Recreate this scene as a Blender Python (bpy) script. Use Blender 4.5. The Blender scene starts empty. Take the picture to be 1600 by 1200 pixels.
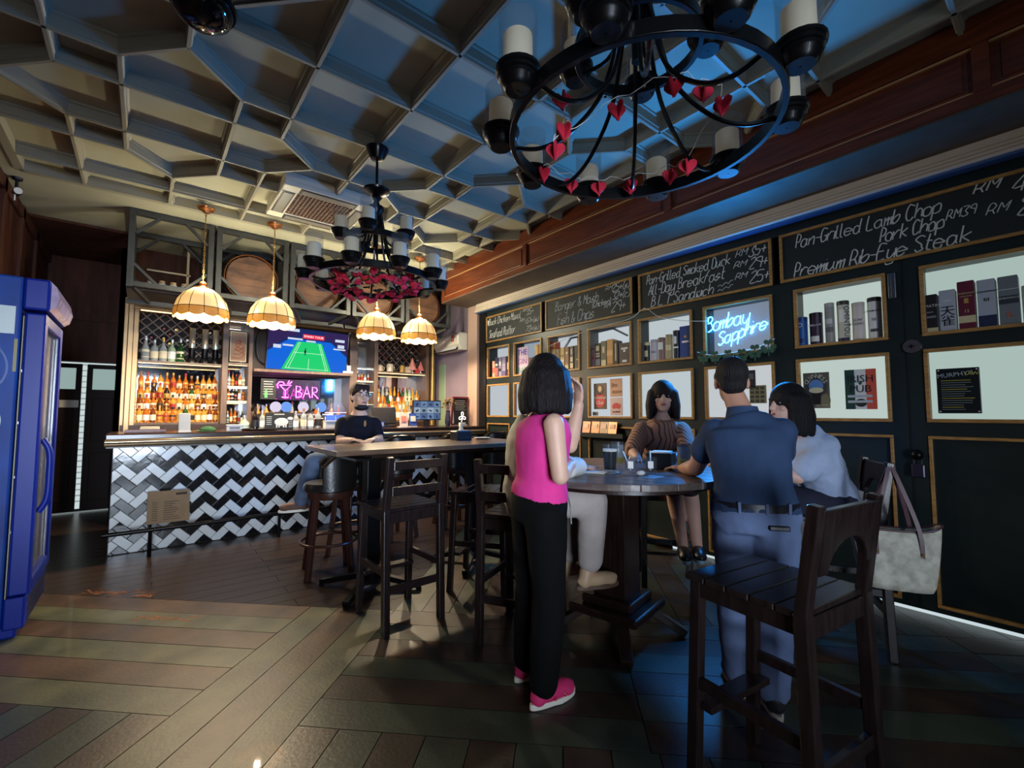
import bpy, math, random
from mathutils import Vector, Matrix
R=math.radians; PI=math.pi
random.seed(7)
scn=bpy.context.scene; COL=scn.collection

# ------------------------------------------------------------------ camera
cam=bpy.data.cameras.new('camera'); cam.lens=16.0; cam.sensor_width=36; cam.clip_start=.03
co=bpy.data.objects.new('camera',cam); COL.objects.link(co)
co.location=(0,0,1.35); co.rotation_euler=(R(93.6),0,R(-38.9)); scn.camera=co

# ------------------------------------------------------------------ world, exposure, big lamps
w=bpy.data.worlds.new('world'); scn.world=w; w.use_nodes=True
w.node_tree.nodes['Background'].inputs[0].default_value=(.30,.42,.6,1)
w.node_tree.nodes['Background'].inputs[1].default_value=.02
vs=scn.view_settings; vs.view_transform='Standard'; vs.look='None'; vs.gamma=1; vs.use_curve_mapping=False
vs.exposure=0.0
scn.cycles.max_bounces=7; scn.cycles.diffuse_bounces=3; scn.cycles.glossy_bounces=4; scn.cycles.transmission_bounces=6; scn.cycles.transparent_max_bounces=8
scn.cycles.caustics_reflective=False; scn.cycles.caustics_refractive=False
scn.cycles.sample_clamp_indirect=4
def lamp(name,kind,loc,energy,col,aim=None,**k):
    l=bpy.data.lights.new(name,kind); l.energy=energy; l.color=col
    for a,b in k.items(): setattr(l,a,b)
    o=bpy.data.objects.new(name,l); COL.objects.link(o); o.location=loc
    if aim: o.rotation_euler=(Vector(aim)-Vector(loc)).to_track_quat('-Z','Y').to_euler()
    return o
# daylight coming in through the glass street door behind the photographer
lamp('street_door_daylight','AREA',(-0.35,-2.34,1.35),235,(.72,.84,1.0),(0.75,5.8,1.0),shape='RECTANGLE',size=1.3,size_y=2.0,spread=R(116))
# added spot with no fitting, brightens the floor band by the high stools
lamp('ceiling_spotlight','SPOT',(0.75,4.9,3.40),45,(1.0,.84,.58),(1.15,2.6,0),spot_size=R(46),spot_blend=.6,shadow_soft_size=.06,specular_factor=.1)

# ------------------------------------------------------------------ materials
def lin(c):
    return tuple((v/255/12.92 if v<=10.3 else ((v/255+.055)/1.055)**2.4) for v in c)
MATS={}
def mat(name,rgb,rough=.5,metal=0,emit=None,es=0,trans=0,ior=1.45,alpha=1,noise=0,scale=8,stretch=(1,1,1),rgb2=None,bump=0,bscale=None,coat=0,spec=.5,sheen=0):
    if name in MATS: return MATS[name]
    m=bpy.data.materials.new(name); m.use_nodes=True; nt=m.node_tree; b=nt.nodes['Principled BSDF']
    c=lin(rgb); b.inputs['Base Color'].default_value=(*c,1)
    b.inputs['Roughness'].default_value=rough; b.inputs['Metallic'].default_value=metal
    b.inputs['IOR'].default_value=ior; b.inputs['Transmission Weight'].default_value=trans
    b.inputs['Alpha'].default_value=alpha; b.inputs['Coat Weight'].default_value=coat
    b.inputs['Specular IOR Level'].default_value=spec; b.inputs['Sheen Weight'].default_value=sheen
    if emit is not None:
        b.inputs['Emission Color'].default_value=(*lin(emit),1); b.inputs['Emission Strength'].default_value=es
    if noise or bump:
        tc=nt.nodes.new('ShaderNodeTexCoord'); mp=nt.nodes.new('ShaderNodeMapping'); nz=nt.nodes.new('ShaderNodeTexNoise')
        mp.inputs['Scale'].default_value=stretch; nz.inputs['Scale'].default_value=scale; nz.inputs['Detail'].default_value=5
        nt.links.new(tc.outputs['Object'],mp.inputs[0]); nt.links.new(mp.outputs[0],nz.inputs[0])
        if noise:
            cr=nt.nodes.new('ShaderNodeValToRGB'); c2=lin(rgb2) if rgb2 else tuple(v*(1-noise) for v in c)
            cr.color_ramp.elements[0].color=(*c2,1); cr.color_ramp.elements[1].color=(*c,1)
            cr.color_ramp.elements[0].position=.36; cr.color_ramp.elements[1].position=.64
            nt.links.new(nz.outputs[0],cr.inputs[0]); nt.links.new(cr.outputs[0],b.inputs['Base Color'])
        if bump:
            bp=nt.nodes.new('ShaderNodeBump'); bp.inputs['Strength'].default_value=bump; bp.inputs['Distance'].default_value=.01
            if bscale:
                n2=nt.nodes.new('ShaderNodeTexNoise'); n2.inputs['Scale'].default_value=bscale; n2.inputs['Detail'].default_value=4
                nt.links.new(mp.outputs[0],n2.inputs[0]); nt.links.new(n2.outputs[0],bp.inputs['Height'])
            else: nt.links.new(nz.outputs[0],bp.inputs['Height'])
            nt.links.new(bp.outputs[0],b.inputs['Normal'])
    MATS[name]=m; return m
def glow(name,rgb,s):
    return mat(name,(10,10,10),.6,emit=rgb,es=s,spec=0)
M_dwood=mat('dark wood',(46,30,25),.32,noise=.5,scale=6,stretch=(14,14,1.2),bump=.08)
M_chair=mat('chair wood',(35,25,24),.26,noise=.45,scale=5,stretch=(9,9,1.5),bump=.06)
M_black=mat('black metal',(16,16,18),.34,.6)
M_blackp=mat('black plastic',(18,18,20),.4)
M_gold=mat('golden wood trim',(178,132,72),.42,noise=.35,scale=7,stretch=(8,2,8),bump=.1)
M_board=mat('chalkboard',(34,38,38),.62,noise=.25,scale=4)
M_chalk=mat('chalk',(215,215,208),.9)
M_green=mat('dark green paint',(27,37,36),.38,noise=.2,scale=5)
M_ceil=mat('ceiling paint',(176,170,146),.7,noise=.1,scale=3)
M_rib=mat('ceiling rib paint',(146,138,120),.5)
M_beam=mat('red brown wood',(112,54,30),.35,noise=.4,scale=4,stretch=(8,.8,8),bump=.05)
M_white=mat('white plastic',(222,220,214),.4)
M_brass=mat('brass',(176,140,80),.3,.9)
M_copper=mat('copper',(190,120,70),.28,.9)
M_steel=mat('steel',(190,190,195),.2,.95)
M_glass=mat('clear glass',(255,255,255),.02,trans=1,ior=1.45)
M_mirror=mat('mirror',(200,205,215),.04,1.0)
M_gray=mat('gray paint',(92,90,86),.5,noise=.2,scale=6)
M_truss=mat('truss steel',(58,57,55),.5,.2,noise=.3,scale=9)
M_leather=mat('black leather',(20,19,19),.3,bump=.12,bscale=60)
M_paper=mat('white paper',(232,230,222),.8)
M_red=mat('red paper',(205,34,62),.75,bump=.5,bscale=30,noise=.2,scale=20)

# ------------------------------------------------------------------ mesh helpers
class MB:
    def __init__(s): s.v=[]; s.f=[]
    def add(s,vs,fs):
        n=len(s.v); s.v+= [tuple(v) for v in vs]; s.f+= [tuple(i+n for i in f) for f in fs]; return s
    def box(s,c,d,rz=0,m=None):
        x,y,z=[t/2 for t in d]
        P=[Vector((a*x,b*y,e*z)) for e in(-1,1) for a,b in((-1,-1),(1,-1),(1,1),(-1,1))]
        if m is None: m=Matrix.Rotation(rz,3,'Z')
        P=[m@p+Vector(c) for p in P]
        return s.add(P,[(3,2,1,0),(4,5,6,7),(0,1,5,4),(1,2,6,5),(2,3,7,6),(3,0,4,7)])
    def bb(s,x0,x1,y0,y1,z0,z1): return s.box(((x0+x1)/2,(y0+y1)/2,(z0+z1)/2),(abs(x1-x0),abs(y1-y0),abs(z1-z0)))
    def bar(s,p,q,w,h,up=(0,0,1)):
        p=Vector(p);q=Vector(q);d=(q-p);L=d.length;d.normalize();u=Vector(up)
        if abs(d.dot(u))>.99: u=Vector((0,1,0))
        r=d.cross(u).normalized();u=r.cross(d)
        m=Matrix((r,d,u)).transposed()
        return s.box((p+q)/2,(w,L,h),m=m)
    def tube(s,pts,r,n=8,closed=False,r2=None):
        pts=[Vector(p) for p in pts];N=len(pts);vs=[];fs=[]
        prev=None
        for i,p in enumerate(pts):
            a=pts[(i-1)%N] if (closed or i>0) else p; b=pts[(i+1)%N] if (closed or i<N-1) else p
            t=(b-a); t=t.normalized() if t.length>1e-9 else Vector((0,0,1))
            if prev is None:
                u=Vector((0,0,1)) if abs(t.z)<.9 else Vector((1,0,0))
            else: u=prev
            x=t.cross(u); x=x.normalized() if x.length>1e-6 else t.cross(Vector((.3,1,.2))).normalized()
            u=x.cross(t).normalized(); prev=u
            rr=r if not r2 else r+(r2-r)*i/max(1,N-1)
            for k in range(n):
                A=2*PI*k/n; vs.append(p+x*math.cos(A)*rr+u*math.sin(A)*rr)
        for i in range(N if closed else N-1):
            j=(i+1)%N
            for k in range(n):
                l=(k+1)%n; fs.append((i*n+k,i*n+l,j*n+l,j*n+k))
        if not closed: fs+=[tuple(range(n))[::-1],tuple(range((N-1)*n,N*n))]
        return s.add(vs,fs)
    def lathe(s,prof,n=16,c=(0,0,0),axis='Z',ang=2*PI):
        vs=[];fs=[];N=len(prof)
        full=ang>6.28
        K=n if full else n+1
        for k in range(K):
            A=ang*k/n
            for r,h in prof:
                p=(r*math.cos(A),r*math.sin(A),h)
                if axis=='Y': p=(p[0],p[2],p[1])
                if axis=='X': p=(p[2],p[0],p[1])
                vs.append((p[0]+c[0],p[1]+c[1],p[2]+c[2]))
        for k in range(n):
            l=(k+1)%K if full else k+1
            for i in range(N-1):
                f=(k*N+i,l*N+i,l*N+i+1,k*N+i+1)
                fs.append(f if axis!='Y' else f[::-1])
        return s.add(vs,fs)
    def prism(s,poly,h,o=(0,0,0),u=(1,0,0),v=(0,1,0)):
        u=Vector(u);v=Vector(v);w=u.cross(v);o=Vector(o);n=len(poly)
        a=[o+u*x+v*y for x,y in poly]; b=[p+w*h for p in a]
        return s.add(a+b,[tuple(range(n))[::-1],tuple(range(n,2*n))]+[(i,(i+1)%n,n+(i+1)%n,n+i) for i in range(n)])
    def ell(s,c,r,m=None,nu=16,nv=10):
        vs=[];fs=[];c=Vector(c)
        for j in range(nv+1):
            t=PI*j/nv
            for i in range(nu):
                a=2*PI*i/nu; p=Vector((r[0]*math.sin(t)*math.cos(a),r[1]*math.sin(t)*math.sin(a),-r[2]*math.cos(t)))
                vs.append(c+(m@p if m is not None else p))
        for j in range(nv):
            for i in range(nu):
                k=(i+1)%nu; fs.append((j*nu+i,j*nu+k,(j+1)*nu+k,(j+1)*nu+i))
        return s.add(vs,fs)
    def cap(s,p,q,r1,r2,n=12,sq=1,ref=None):
        p=Vector(p);q=Vector(q);d=q-p;L=d.length
        if L<1e-5: return s.ell(p,(r1,r1,r1))
        d.normalize(); u=Vector(ref) if ref else (Vector((0,0,1)) if abs(d.z)<.9 else Vector((1,0,0)))
        x=d.cross(u).normalized();y=x.cross(d)
        rings=[(p-d*r1*math.cos(t),r1*math.sin(t)) for t in(.15,.6,1.1)]+[(p,r1),(p+d*L*.5,(r1+r2)/2),(q,r2)]+[(q+d*r2*math.cos(t),r2*math.sin(t)) for t in(1.1,.6,.15)]
        vs=[];fs=[]
        for c,r in rings:
            for k in range(n):
                A=2*PI*k/n; vs.append(c+x*math.cos(A)*r+y*math.sin(A)*r*sq)
        N=len(rings)
        for i in range(N-1):
            for k in range(n):
                l=(k+1)%n; fs.append((i*n+k,i*n+l,(i+1)*n+l,(i+1)*n+k))
        fs+=[tuple(range(n))[::-1],tuple(range((N-1)*n,N*n))]
        return s.add(vs,fs)
    def loft(s,secs,right,fwd=None,n=20):
        """secs: (centre,(half width,half depth)); right = width axis"""
        vs=[];fs=[]
        for i,(c,(a,b)) in enumerate(secs):
            c=Vector(c); A0=Vector(secs[max(0,i-1)][0]);B0=Vector(secs[min(len(secs)-1,i+1)][0]);t=(B0-A0).normalized()
            x=Vector(right); x=(x-t*x.dot(t)).normalized(); y=t.cross(x)
            for k in range(n):
                A=2*PI*k/n; vs.append(c+x*math.cos(A)*a+y*math.sin(A)*b)
        N=len(secs)
        for i in range(N-1):
            for k in range(n):
                l=(k+1)%n; fs.append((i*n+k,i*n+l,(i+1)*n+l,(i+1)*n+k))
        fs+=[tuple(range(n))[::-1],tuple(range((N-1)*n,N*n))]
        return s.add(vs,fs)
    def off(s,d):
        s.v=[(a+d[0],b+d[1],c+d[2]) for a,b,c in s.v]; return s
def ob(name,mb,m,parent=None,smooth=False,bevel=0,seg=2,loc=None,kind=None):
    me=bpy.data.meshes.new(name); me.from_pydata(mb.v,[],mb.f); me.update()
    if smooth:
        for p in me.polygons: p.use_smooth=True
        me.set_sharp_from_angle(angle=R(40))
    me.materials.append(m)
    o=bpy.data.objects.new(name,me); COL.objects.link(o)
    if parent: o.parent=parent
    if loc: o.location=loc
    if bevel:
        b=o.modifiers.new('bevel','BEVEL'); b.width=bevel; b.segments=seg; b.limit_method='ANGLE'
    if kind: o['kind']=kind
    return o
def inst(src,parent,loc=None,rz=None,name=None,m=None):
    o=src.copy(); COL.objects.link(o); o.parent=parent
    if loc is not None: o.location=loc
    if rz is not None: o.rotation_euler=(0,0,rz)
    return o
def thing(name,label,cat,loc=(0,0,0),rz=0,group=None):
    if len(label.replace('-',' ').split())>16: print('LONG',label)
    o=bpy.data.objects.new(name,None); COL.objects.link(o); o.location=loc; o.rotation_euler=(0,0,rz); o.empty_display_size=.05
    o['label']=label; o['category']=cat
    if group: o['group']=group
    return o
def tag(o,label,cat,group=None):
    o['label']=label; o['category']=cat
    if group: o['group']=group
    return o
def struct(name,loc=(0,0,0)):
    o=bpy.data.objects.new(name,None); COL.objects.link(o); o.location=loc; o['kind']='structure'; return o
def dup(root,loc,rz=0,label=None,group=None):
    r=root.copy(); COL.objects.link(r); r.location=loc; r.rotation_euler=(0,0,rz)
    if label: r['label']=label
    if group: r['group']=group
    for c in root.children:
        d=c.copy(); COL.objects.link(d); d.parent=r
        for g in c.children:
            e=g.copy(); COL.objects.link(e); e.parent=d
    return r
ORD=['first','second','third','fourth','fifth','sixth','seventh','eighth','ninth','tenth','eleventh','twelfth','thirteenth','fourteenth','fifteenth','sixteenth']

# ------------------------------------------------------------------ stroke lettering (x digit, y digit; baseline 3)
GL={'a':'46270604133345 474453','b':'0A03 0516374634131304','c':'462706041333','d':'46270604133345 4A4453','e':'055546270604133344','f':'4A3A291703 0737','g':'46270604133345 4741301001','h':'0A03 0527374643','i':'0703 0909','k':'0A03 4705 1543','l':'0A041323','m':'0703 0516272623 2536474643','n':'0703 0527374643','o':'2706041333444627','p':'0700 0627374644331304','r':'0703 05273747','s':'46271605354434130304','t':'1A142333 0737','u':'0704132345 474453','v':'072347','w':'0704131415 2726 2423334447','x':'0743 4703','y':'0704132345 4741301001','j':'1711000','q':'46270604133345 4740','z':'07470343',
'A':'032A43 0636','B':'0A03 0A2A393827 072745442303','C':'492A1A0805133344','D':'0A03 0A2A3948453303','E':'4A0A0343 0737','F':'4A0A03 0737','G':'492A1A08051333444626','H':'0A03 4A43 0747','I':'0A03','K':'0A03 4A06 1743','L':'0A0343','M':'030A264A43','N':'030A434A','O':'1A0805133345483A1A','P':'030A2A39382606','R':'030A2A39382606 2643','S':'492A090836354423130 4'.replace(' ',''),'T':'0A4A 2A23','U':'0A0413334A','W':'0A13263 34A'.replace(' ',''),'Y':'0A264A 2623','V':'0A234A',
'0':'1A0805133345483A1A','1':'092A23','2':'092A3A480343','3':'0A4A274544331304','4':'3A0545 3A33','5':'4A0A0727464433130 3'.replace(' ',''),'6':'3A08051333454627 06','7':'0A4A13','8':'2A09274433130427492A','9':'462708092A4943','-':'0636','+':'0646 2824','(':'2A180522','):':'',')':'0A182502','&':'430 81A28050413334 6'.replace(' ',''),"'":'0A08','.':'0303'}
def crom(pts,k=4):
    if len(pts)<3: return pts
    out=[]
    for i in range(len(pts)-1):
        p0=pts[max(0,i-1)];p1=pts[i];p2=pts[i+1];p3=pts[min(len(pts)-1,i+2)]
        for j in range(k):
            t=j/k;t2=t*t;t3=t2*t
            out.append(tuple(.5*(2*b+(c-a)*t+(2*a-5*b+4*c-d)*t2+(3*b-a-3*c+d)*t3) for a,b,c,d in zip(p0,p1,p2,p3)))
    out.append(pts[-1]); return out
def strokes(text,h,shear=.25,gap=1.5,smooth=4,wob=.25,seed=1,stretch=.85):
    rnd=random.Random(seed+len(text)); x=0; res=[]; s=h/7
    for ch in text:
        if ch==' ': x+=3; continue
        g=GL.get(ch)
        if not g: x+=3; continue
        wmax=0
        for st in g.split():
            if len(st)%2: st=st[:-1]
            pts=[]
            for i in range(0,len(st),2):
                a=int(st[i]); b=int(st[i+1],16)-3; wmax=max(wmax,a)
                a+=rnd.uniform(-wob,wob); b+=rnd.uniform(-wob,wob)
                pts.append(((x+a+shear*b)*s*stretch,b*s))
            if len(pts)==2 and pts[0]==pts[1]: pts[1]=(pts[1][0]+.004,pts[1][1])
            res.append(crom(pts,smooth))
        x+=wmax+gap
    return res,x*s*stretch
def write(mb,text,h,to3,r=.003,n=4,**k):
    st,wd=strokes(text,h,**k)
    for p in st: mb.tube([to3(a,b) for a,b in p],r,n)
    return wd
def textmesh(name,body,size,m,parent,loc,rot,shear=0,ext=.001,align='CENTER',sx=1):
    cu=bpy.data.curves.new(name,'FONT'); cu.body=body; cu.size=size; cu.shear=shear; cu.extrude=ext; cu.align_x=align; cu.align_y='CENTER'; cu.resolution_u=2
    o=bpy.data.objects.new('tmp',cu); COL.objects.link(o)
    dg=bpy.context.evaluated_depsgraph_get(); me=bpy.data.meshes.new_from_object(o.evaluated_get(dg)); bpy.data.objects.remove(o)
    me.materials.clear(); me.materials.append(m); me.name=name
    q=bpy.data.objects.new(name,me); COL.objects.link(q); q.parent=parent; q.location=loc; q.rotation_euler=rot; q.scale=(sx,1,1)
    return q
ROTX=(R(90),0,R(-90))   # reads correctly on a wall that faces -X
ROTY=(R(90),0,0)        # reads correctly on a wall that faces -Y
# ================================================================== FLOOR
fl=struct('floor')
ob('subfloor',MB().bb(-1.1,4.4,-2.3,8.8,-.06,-.024),mat('subfloor',(22,18,16),.8),fl)
def plankmat(n,a,b,r): return mat(n,a,r,noise=1,rgb2=b,scale=3.2,stretch=(1.2,1.2,1),bump=.12,bscale=45,coat=.08)
PM=[plankmat('brown plank',(88,66,50),(56,42,34),.42),plankmat('green worn plank',(92,92,68),(60,64,48),.42),plankmat('dark brown plank',(58,44,38),(38,29,27),.36),plankmat('green plank',(58,68,58),(38,48,42),.36)]
PD=mat('bar side plank',(50,37,31),.3,noise=.4,scale=4,stretch=(.6,6,1),bump=.05)
s2=math.sqrt(.5); U=Vector((s2,-s2,0)); V=Vector((s2,s2,0))
floor_poly=[(-1.08,-2.2),(4.3,-2.2),(4.3,8.7),(-1.08,8.7)]
def clip(poly,lines):
    for (nx,ny,c) in lines:      # keep nx*x+ny*y<=c
        out=[]
        for i in range(len(poly)):
            a=poly[i];b=poly[(i+1)%len(poly)];da=nx*a[0]+ny*a[1]-c;db=nx*b[0]+ny*b[1]-c
            if da<=0: out.append(a)
            if da*db<0:
                t=da/(da-db); out.append((a[0]+(b[0]-a[0])*t,a[1]+(b[1]-a[1])*t))
        poly=out
        if len(poly)<3: return None
    return poly
ROOM=[(-1,0,1.07),(1,0,4.28),(0,-1,2.2),(0,1,8.7)]
def plank(u0,u1,v0,v1,m,extra=[]):
    g=.0022; P=[(U*a+V*b) for a,b in((u0+g,v0+g),(u1-g,v0+g),(u1-g,v1-g),(u0+g,v1-g))]
    P=clip([(p.x,p.y) for p in P],ROOM+extra)
    if P: ob('floor_plank',MB().prism(P,.024+random.uniform(-.0008,.0008),(0,0,-.024)),m,fl)
BARLINE=[(s2,s2,3.10)]
ub=[-1.74,-1.54,-1.34,-1.14]; PER=4.6
for cu in (0,):
    for i in range(3):
        for (a,b) in ((-2.2,-.6),(-.6,1.35),(1.35,3.1)): plank(ub[i],ub[i+1],a,b,PM[(i+1)%2 if a>-1 else i%2])
w_=.1925
for k in range(6):
    v0=1.945+k*w_; m=PM[(k+1)%2]
    plank(-4.2,-1.74,v0,v0+w_,m)
    plank(-1.14,.35,v0,v0+w_,PM[2+(k+1)%2]); plank(.35,2.3,v0,v0+w_,PM[2+(k)%2]); plank(2.3,4.5,v0,v0+w_,PM[2+(k+1)%2])
for k in range(24):
    u0=-1.14+k*.19; plank(u0,u0+.19,.2,1.945,PM[2+k%2])
for k in range(12):
    u0=-1.74-(k+1)*.19; plank(u0,u0+.19,.2,1.945,PM[2+k%2])
for k in range(8):
    v0=-1.6+k*.225
    plank(-1.14,4.2,v0,v0+.225,PM[2+k%2]); plank(-4,-1.74,v0,v0+.225,PM[3-k%2])
for k in range(22):                   # beyond the cross band, right of the band: planks run towards the bar
    u0=-1.14+k*.19; plank(u0,u0+.19,3.10,4.3 if k%2 else 4.6,PM[(k+1)%2 if k<4 else 2+k%2],[(0,1,4.55)]); 
    plank(u0,u0+.19,4.3 if k%2 else 4.6,6.6,PM[2+(k+1)%2],[(0,1,4.55)])
def xplank(x0,x1,y0,y1,ex):
    g=.002; P=clip([(x0+g,y0+g),(x1-g,y0+g),(x1-g,y1-g),(x0+g,y1-g)],ROOM+ex)
    if P: ob('floor_plank',MB().prism(P,.024,(0,0,-.024)),PD,fl)
y=1.5
k=0
while y<8.6:
    ex=[(-s2,-s2,-3.10)]
    if y<4.55: ex=ex+[(s2,-s2,-1.14)]
    for (a,b) in (((-1.08,.9),(.9,2.9),(2.9,4.3)) if k%2 else ((-1.08,.1),(.1,1.9),(1.9,4.3))): xplank(a,b,y,min(y+.1525,8.7),ex)
    y+=.1525;k+=1

M_wear=mat('orange wear',(150,92,54),.6)
for (x0,y0,x1,y1,n_) in ((-.30,4.78,.12,4.36,70),(.03,3.95,.33,3.66,46)):   # paint worn through to orange wood
    mb=MB(); dd=Vector((x1-x0,y1-y0,0)).normalized(); nn=Vector((dd.y,-dd.x,0))
    for i in range(n_):
        t_=random.random(); c=Vector((x0+(x1-x0)*t_,y0+(y1-y0)*t_,.0009))+nn*random.gauss(0,.028); L=random.uniform(.008,.045); h_=random.uniform(.001,.005)
        mb.prism([(-L,-h_*.3),(-L*.3,-h_),(L*.6,-h_*.6),(L,h_*.2),(L*.2,h_),(-L*.6,h_*.5)],.0006,tuple(c),tuple((dd+nn*random.uniform(-.3,.3)).normalized()),(-dd.y*1,dd.x*1,0))
    ob('worn_paint',mb,M_wear,fl,kind='stuff')
# ================================================================== CEILING
ce=struct('ceiling')
ob('ceiling_panel',MB().bb(-1.15,4.4,-2.3,8.8,3.585,3.70),M_ceil,ce)
ob('ceiling_border',MB().bb(-1.1,4.2,5.76,8.7,3.50,3.59),M_ceil,ce)
ob('ceiling_border',MB().bb(-1.1,-.94,-2.2,5.76,3.50,3.59),M_ceil,ce)
g=.318; segs=set()
def sg(a,b):
    segs.add((min(a,b),max(a,b)))
for ci in(-12,-4,4,12):
    for cj in(-22,-14,-6,2,10):
        def q(x,y): return (ci+x,cj+y)
        for sx in(1,-1):
            for sy in(1,-1):
                sg(q(sx,-sy),q(sx,sy)); sg(q(-sx,sy),q(sx,sy))
                sg(q(sx,2*sy),q(2*sx,2*sy)); sg(q(2*sx,sy),q(2*sx,2*sy)); sg(q(sx,sy),q(2*sx,sy)); sg(q(sx,sy),q(sx,2*sy))
                sg(q(sx,2*sy),q(0,3*sy)); sg(q(2*sx,sy),q(3*sx,0))
            sg(q(0,3*sx),q(0,4*sx)); sg(q(3*sx,0),q(4*sx,0))
        for t in(2,4):
            for sx in(1,-1):
                for sy in(1,-1):
                    sg(q(2*sx,2*sy),q(4*sx,2*sy)); sg(q(2*sx,2*sy),q(2*sx,4*sy)); sg(q(2*sx,4*sy),q(4*sx,4*sy)); sg(q(4*sx,2*sy),q(4*sx,4*sy)); sg(q(4*sx,0),q(4*sx,2*sy)); sg(q(0,4*sy),q(2*sx,4*sy))
BX0,BX1,BY0,BY1=-.94,3.53,-2.0,5.76
def cl(p,q):
    t0,t1=0,1; d=(q[0]-p[0],q[1]-p[1])
    for k,(lo,hi) in enumerate(((BX0,BX1),(BY0,BY1))):
        if abs(d[k])<1e-9:
            if p[k]<lo or p[k]>hi: return None
        else:
            a,b=(lo-p[k])/d[k],(hi-p[k])/d[k]; a,b=min(a,b),max(a,b); t0=max(t0,a);t1=min(t1,b)
    if t1-t0<.02: return None
    return (p[0]+d[0]*t0,p[1]+d[1]*t0),(p[0]+d[0]*t1,p[1]+d[1]*t1)
for a,b in (((-4,-2),(-2,-4)),((-2,-4),(-4,-6)),((-4,-6),(-6,-4)),((-6,-4),(-4,-2))): sg(a,b)
DP=[(1.39+g*i,3.49+g*j) for i,j in ((-4,-6),(-2,-4),(-4,-2),(-6,-4))]
ob('dark_panel',MB().prism(DP,.03,(0,0,3.488)),mat('dark ceiling panel',(34,31,28),.5),ce)
for a,b in sorted(segs):
    if abs((a[0]+b[0])/2+4)+abs((a[1]+b[1])/2+4)<1.95: continue
    c=cl((1.39+g*a[0],3.49+g*a[1]),(1.39+g*b[0],3.49+g*b[1]))
    if not c: continue
    p,q_=c; mb=MB()
    a3=Vector((*p,0)); d3=Vector((*q_,0))-a3; L3=d3.length; d3.normalize(); n3=d3.cross(Vector((0,0,1)))
    H_=[(-.034,3.587),(-.032,3.572),(-.021,3.566),(-.019,3.505),(-.013,3.500),(-.010,3.482),(.010,3.482),(.013,3.500),(.019,3.505),(.021,3.566),(.032,3.572),(.034,3.587)]
    mb.prism(H_,L3,tuple(a3),tuple(n3),(0,0,1)) if n3.cross(Vector((0,0,1))).dot(d3)>0 else mb.prism([(-x,z) for x,z in H_][::-1],L3,tuple(a3),tuple(-n3),(0,0,1))
    ob('ceiling_rib',mb,M_rib,ce)
for p,q_ in (((BX0,BY1,3.535),(BX1,BY1,3.535)),((BX0,BY0,3.535),(BX0,BY1,3.535))):
    ob('ceiling_rib',MB().bar(p,q_,.06,.1),M_rib,ce)

# ================================================================== SIDE BEAM WITH PANELS AND SHUTTER BOX
bm_=struct('trim_1')
ob('beam_core',MB().bb(3.545,4.3,-2.2,6.1,3.06,3.6),M_beam,bm_)
mb=MB(); mb.bb(3.515,3.545,-2.2,6.1,3.40,3.56); mb.bb(3.515,3.545,-2.2,6.1,3.05,3.12)
ob('beam_rail',mb,M_beam,bm_,bevel=.004)
for yy in (6.06,4.12,2.18,.24,-1.7): ob('beam_stile',MB().bb(3.515,3.545,yy-.035,yy+.035,3.12,3.40),M_beam,bm_,bevel=.004)
M_bead=mat('bead moulding',(186,140,96),.4)
for y0,y1 in ((4.155,6.025),(2.215,4.085),(.275,2.145),(-1.665,.205)):
    mb=MB()
    for z in(3.13,3.39): mb.bb(3.532,3.545,y0,y1,z-.006,z+.006)
    ob('panel_bead',mb,M_bead,bm_)
    ob('beam_panel',MB().bb(3.536,3.547,y0+.04,y1-.04,3.16,3.36),M_beam,bm_,bevel=.006)
ob('beam_soffit',MB().bb(3.52,4.0,-2.2,6.1,3.035,3.06),mat('soffit brown',(92,74,60),.5,noise=.3,scale=5),bm_)
sh=thing('roller_shutter','beige ribbed roller shutter box running above the chalkboards','shutter',(3.975,2,2.9))
M_sh=mat('shutter beige',(208,190,172),.45)
for k in range(5):
    zc=.014+.029*k
    ob('shutter_slat',MB().tube([(-.02+.012*k,-4.1,zc),(-.02+.012*k,3.82,zc)],.0155,10),M_sh,sh,smooth=True)
ob('shutter_box',MB().bb(.0,.09,-4.1,3.82,.0,.135),M_sh,sh)
ob('bottom_bar',MB().bb(-.01,.07,-4.1,3.82,-.014,.0),mat('shutter bottom rail',(90,120,170),.3,.5),sh)

# ================================================================== RIGHT WALL WITH WINDOWS, BOARDS AND PANELS
wr=struct('wall_right')
WX=4.07
cols=[(5.09,5.64),(4.41,5.0),(3.73,4.30),(2.98,3.61),(2.28,2.90),(1.56,2.17),(.81,1.40),(-.20,.63),(-1.4,-.35)]
mb=MB()
for z0,z1 in ((2.335,2.415),(1.77,1.87),(1.19,1.285),(2.82,3.06),(.05,.09)): mb.bb(WX,WX+.10,-2.2,5.68,z0,z1)
ed=[5.68]+[v for c in cols for v in (c[1],c[0])]+[-2.2]
for i in range(0,len(ed),2): mb.bb(WX+.0015,WX+.10,ed[i+1],ed[i],.05,2.34)
ob('wall_framing',mb,M_green,wr)
ob('wall_backing',MB().bb(WX+.30,WX+.36,-2.2,8.8,0,3.6),mat('backing',(40,44,46),.8),wr)
mb=MB()
for y0,y1 in cols: mb.bb(WX+.025,WX+.05,y0-.01,y1+.01,.08,1.2)
ob('lower_panel',mb,M_green,wr)
ob('door_gap',MB().bb(WX-.002,WX+.02,.716,.724,.06,2.82),M_blackp,wr)
def frame(mb,y0,y1,z0,z1,t=.022,x0=WX-.018,x1=WX+.02):
    mb.bb(x0,x1,y0,y1,z1-t,z1); mb.bb(x0,x1,y0,y1,z0,z0+t); mb.bb(x0,x1,y0,y0+t,z0+t,z1-t); mb.bb(x0,x1,y1-t,y1,z0+t,z1-t); return mb
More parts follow.
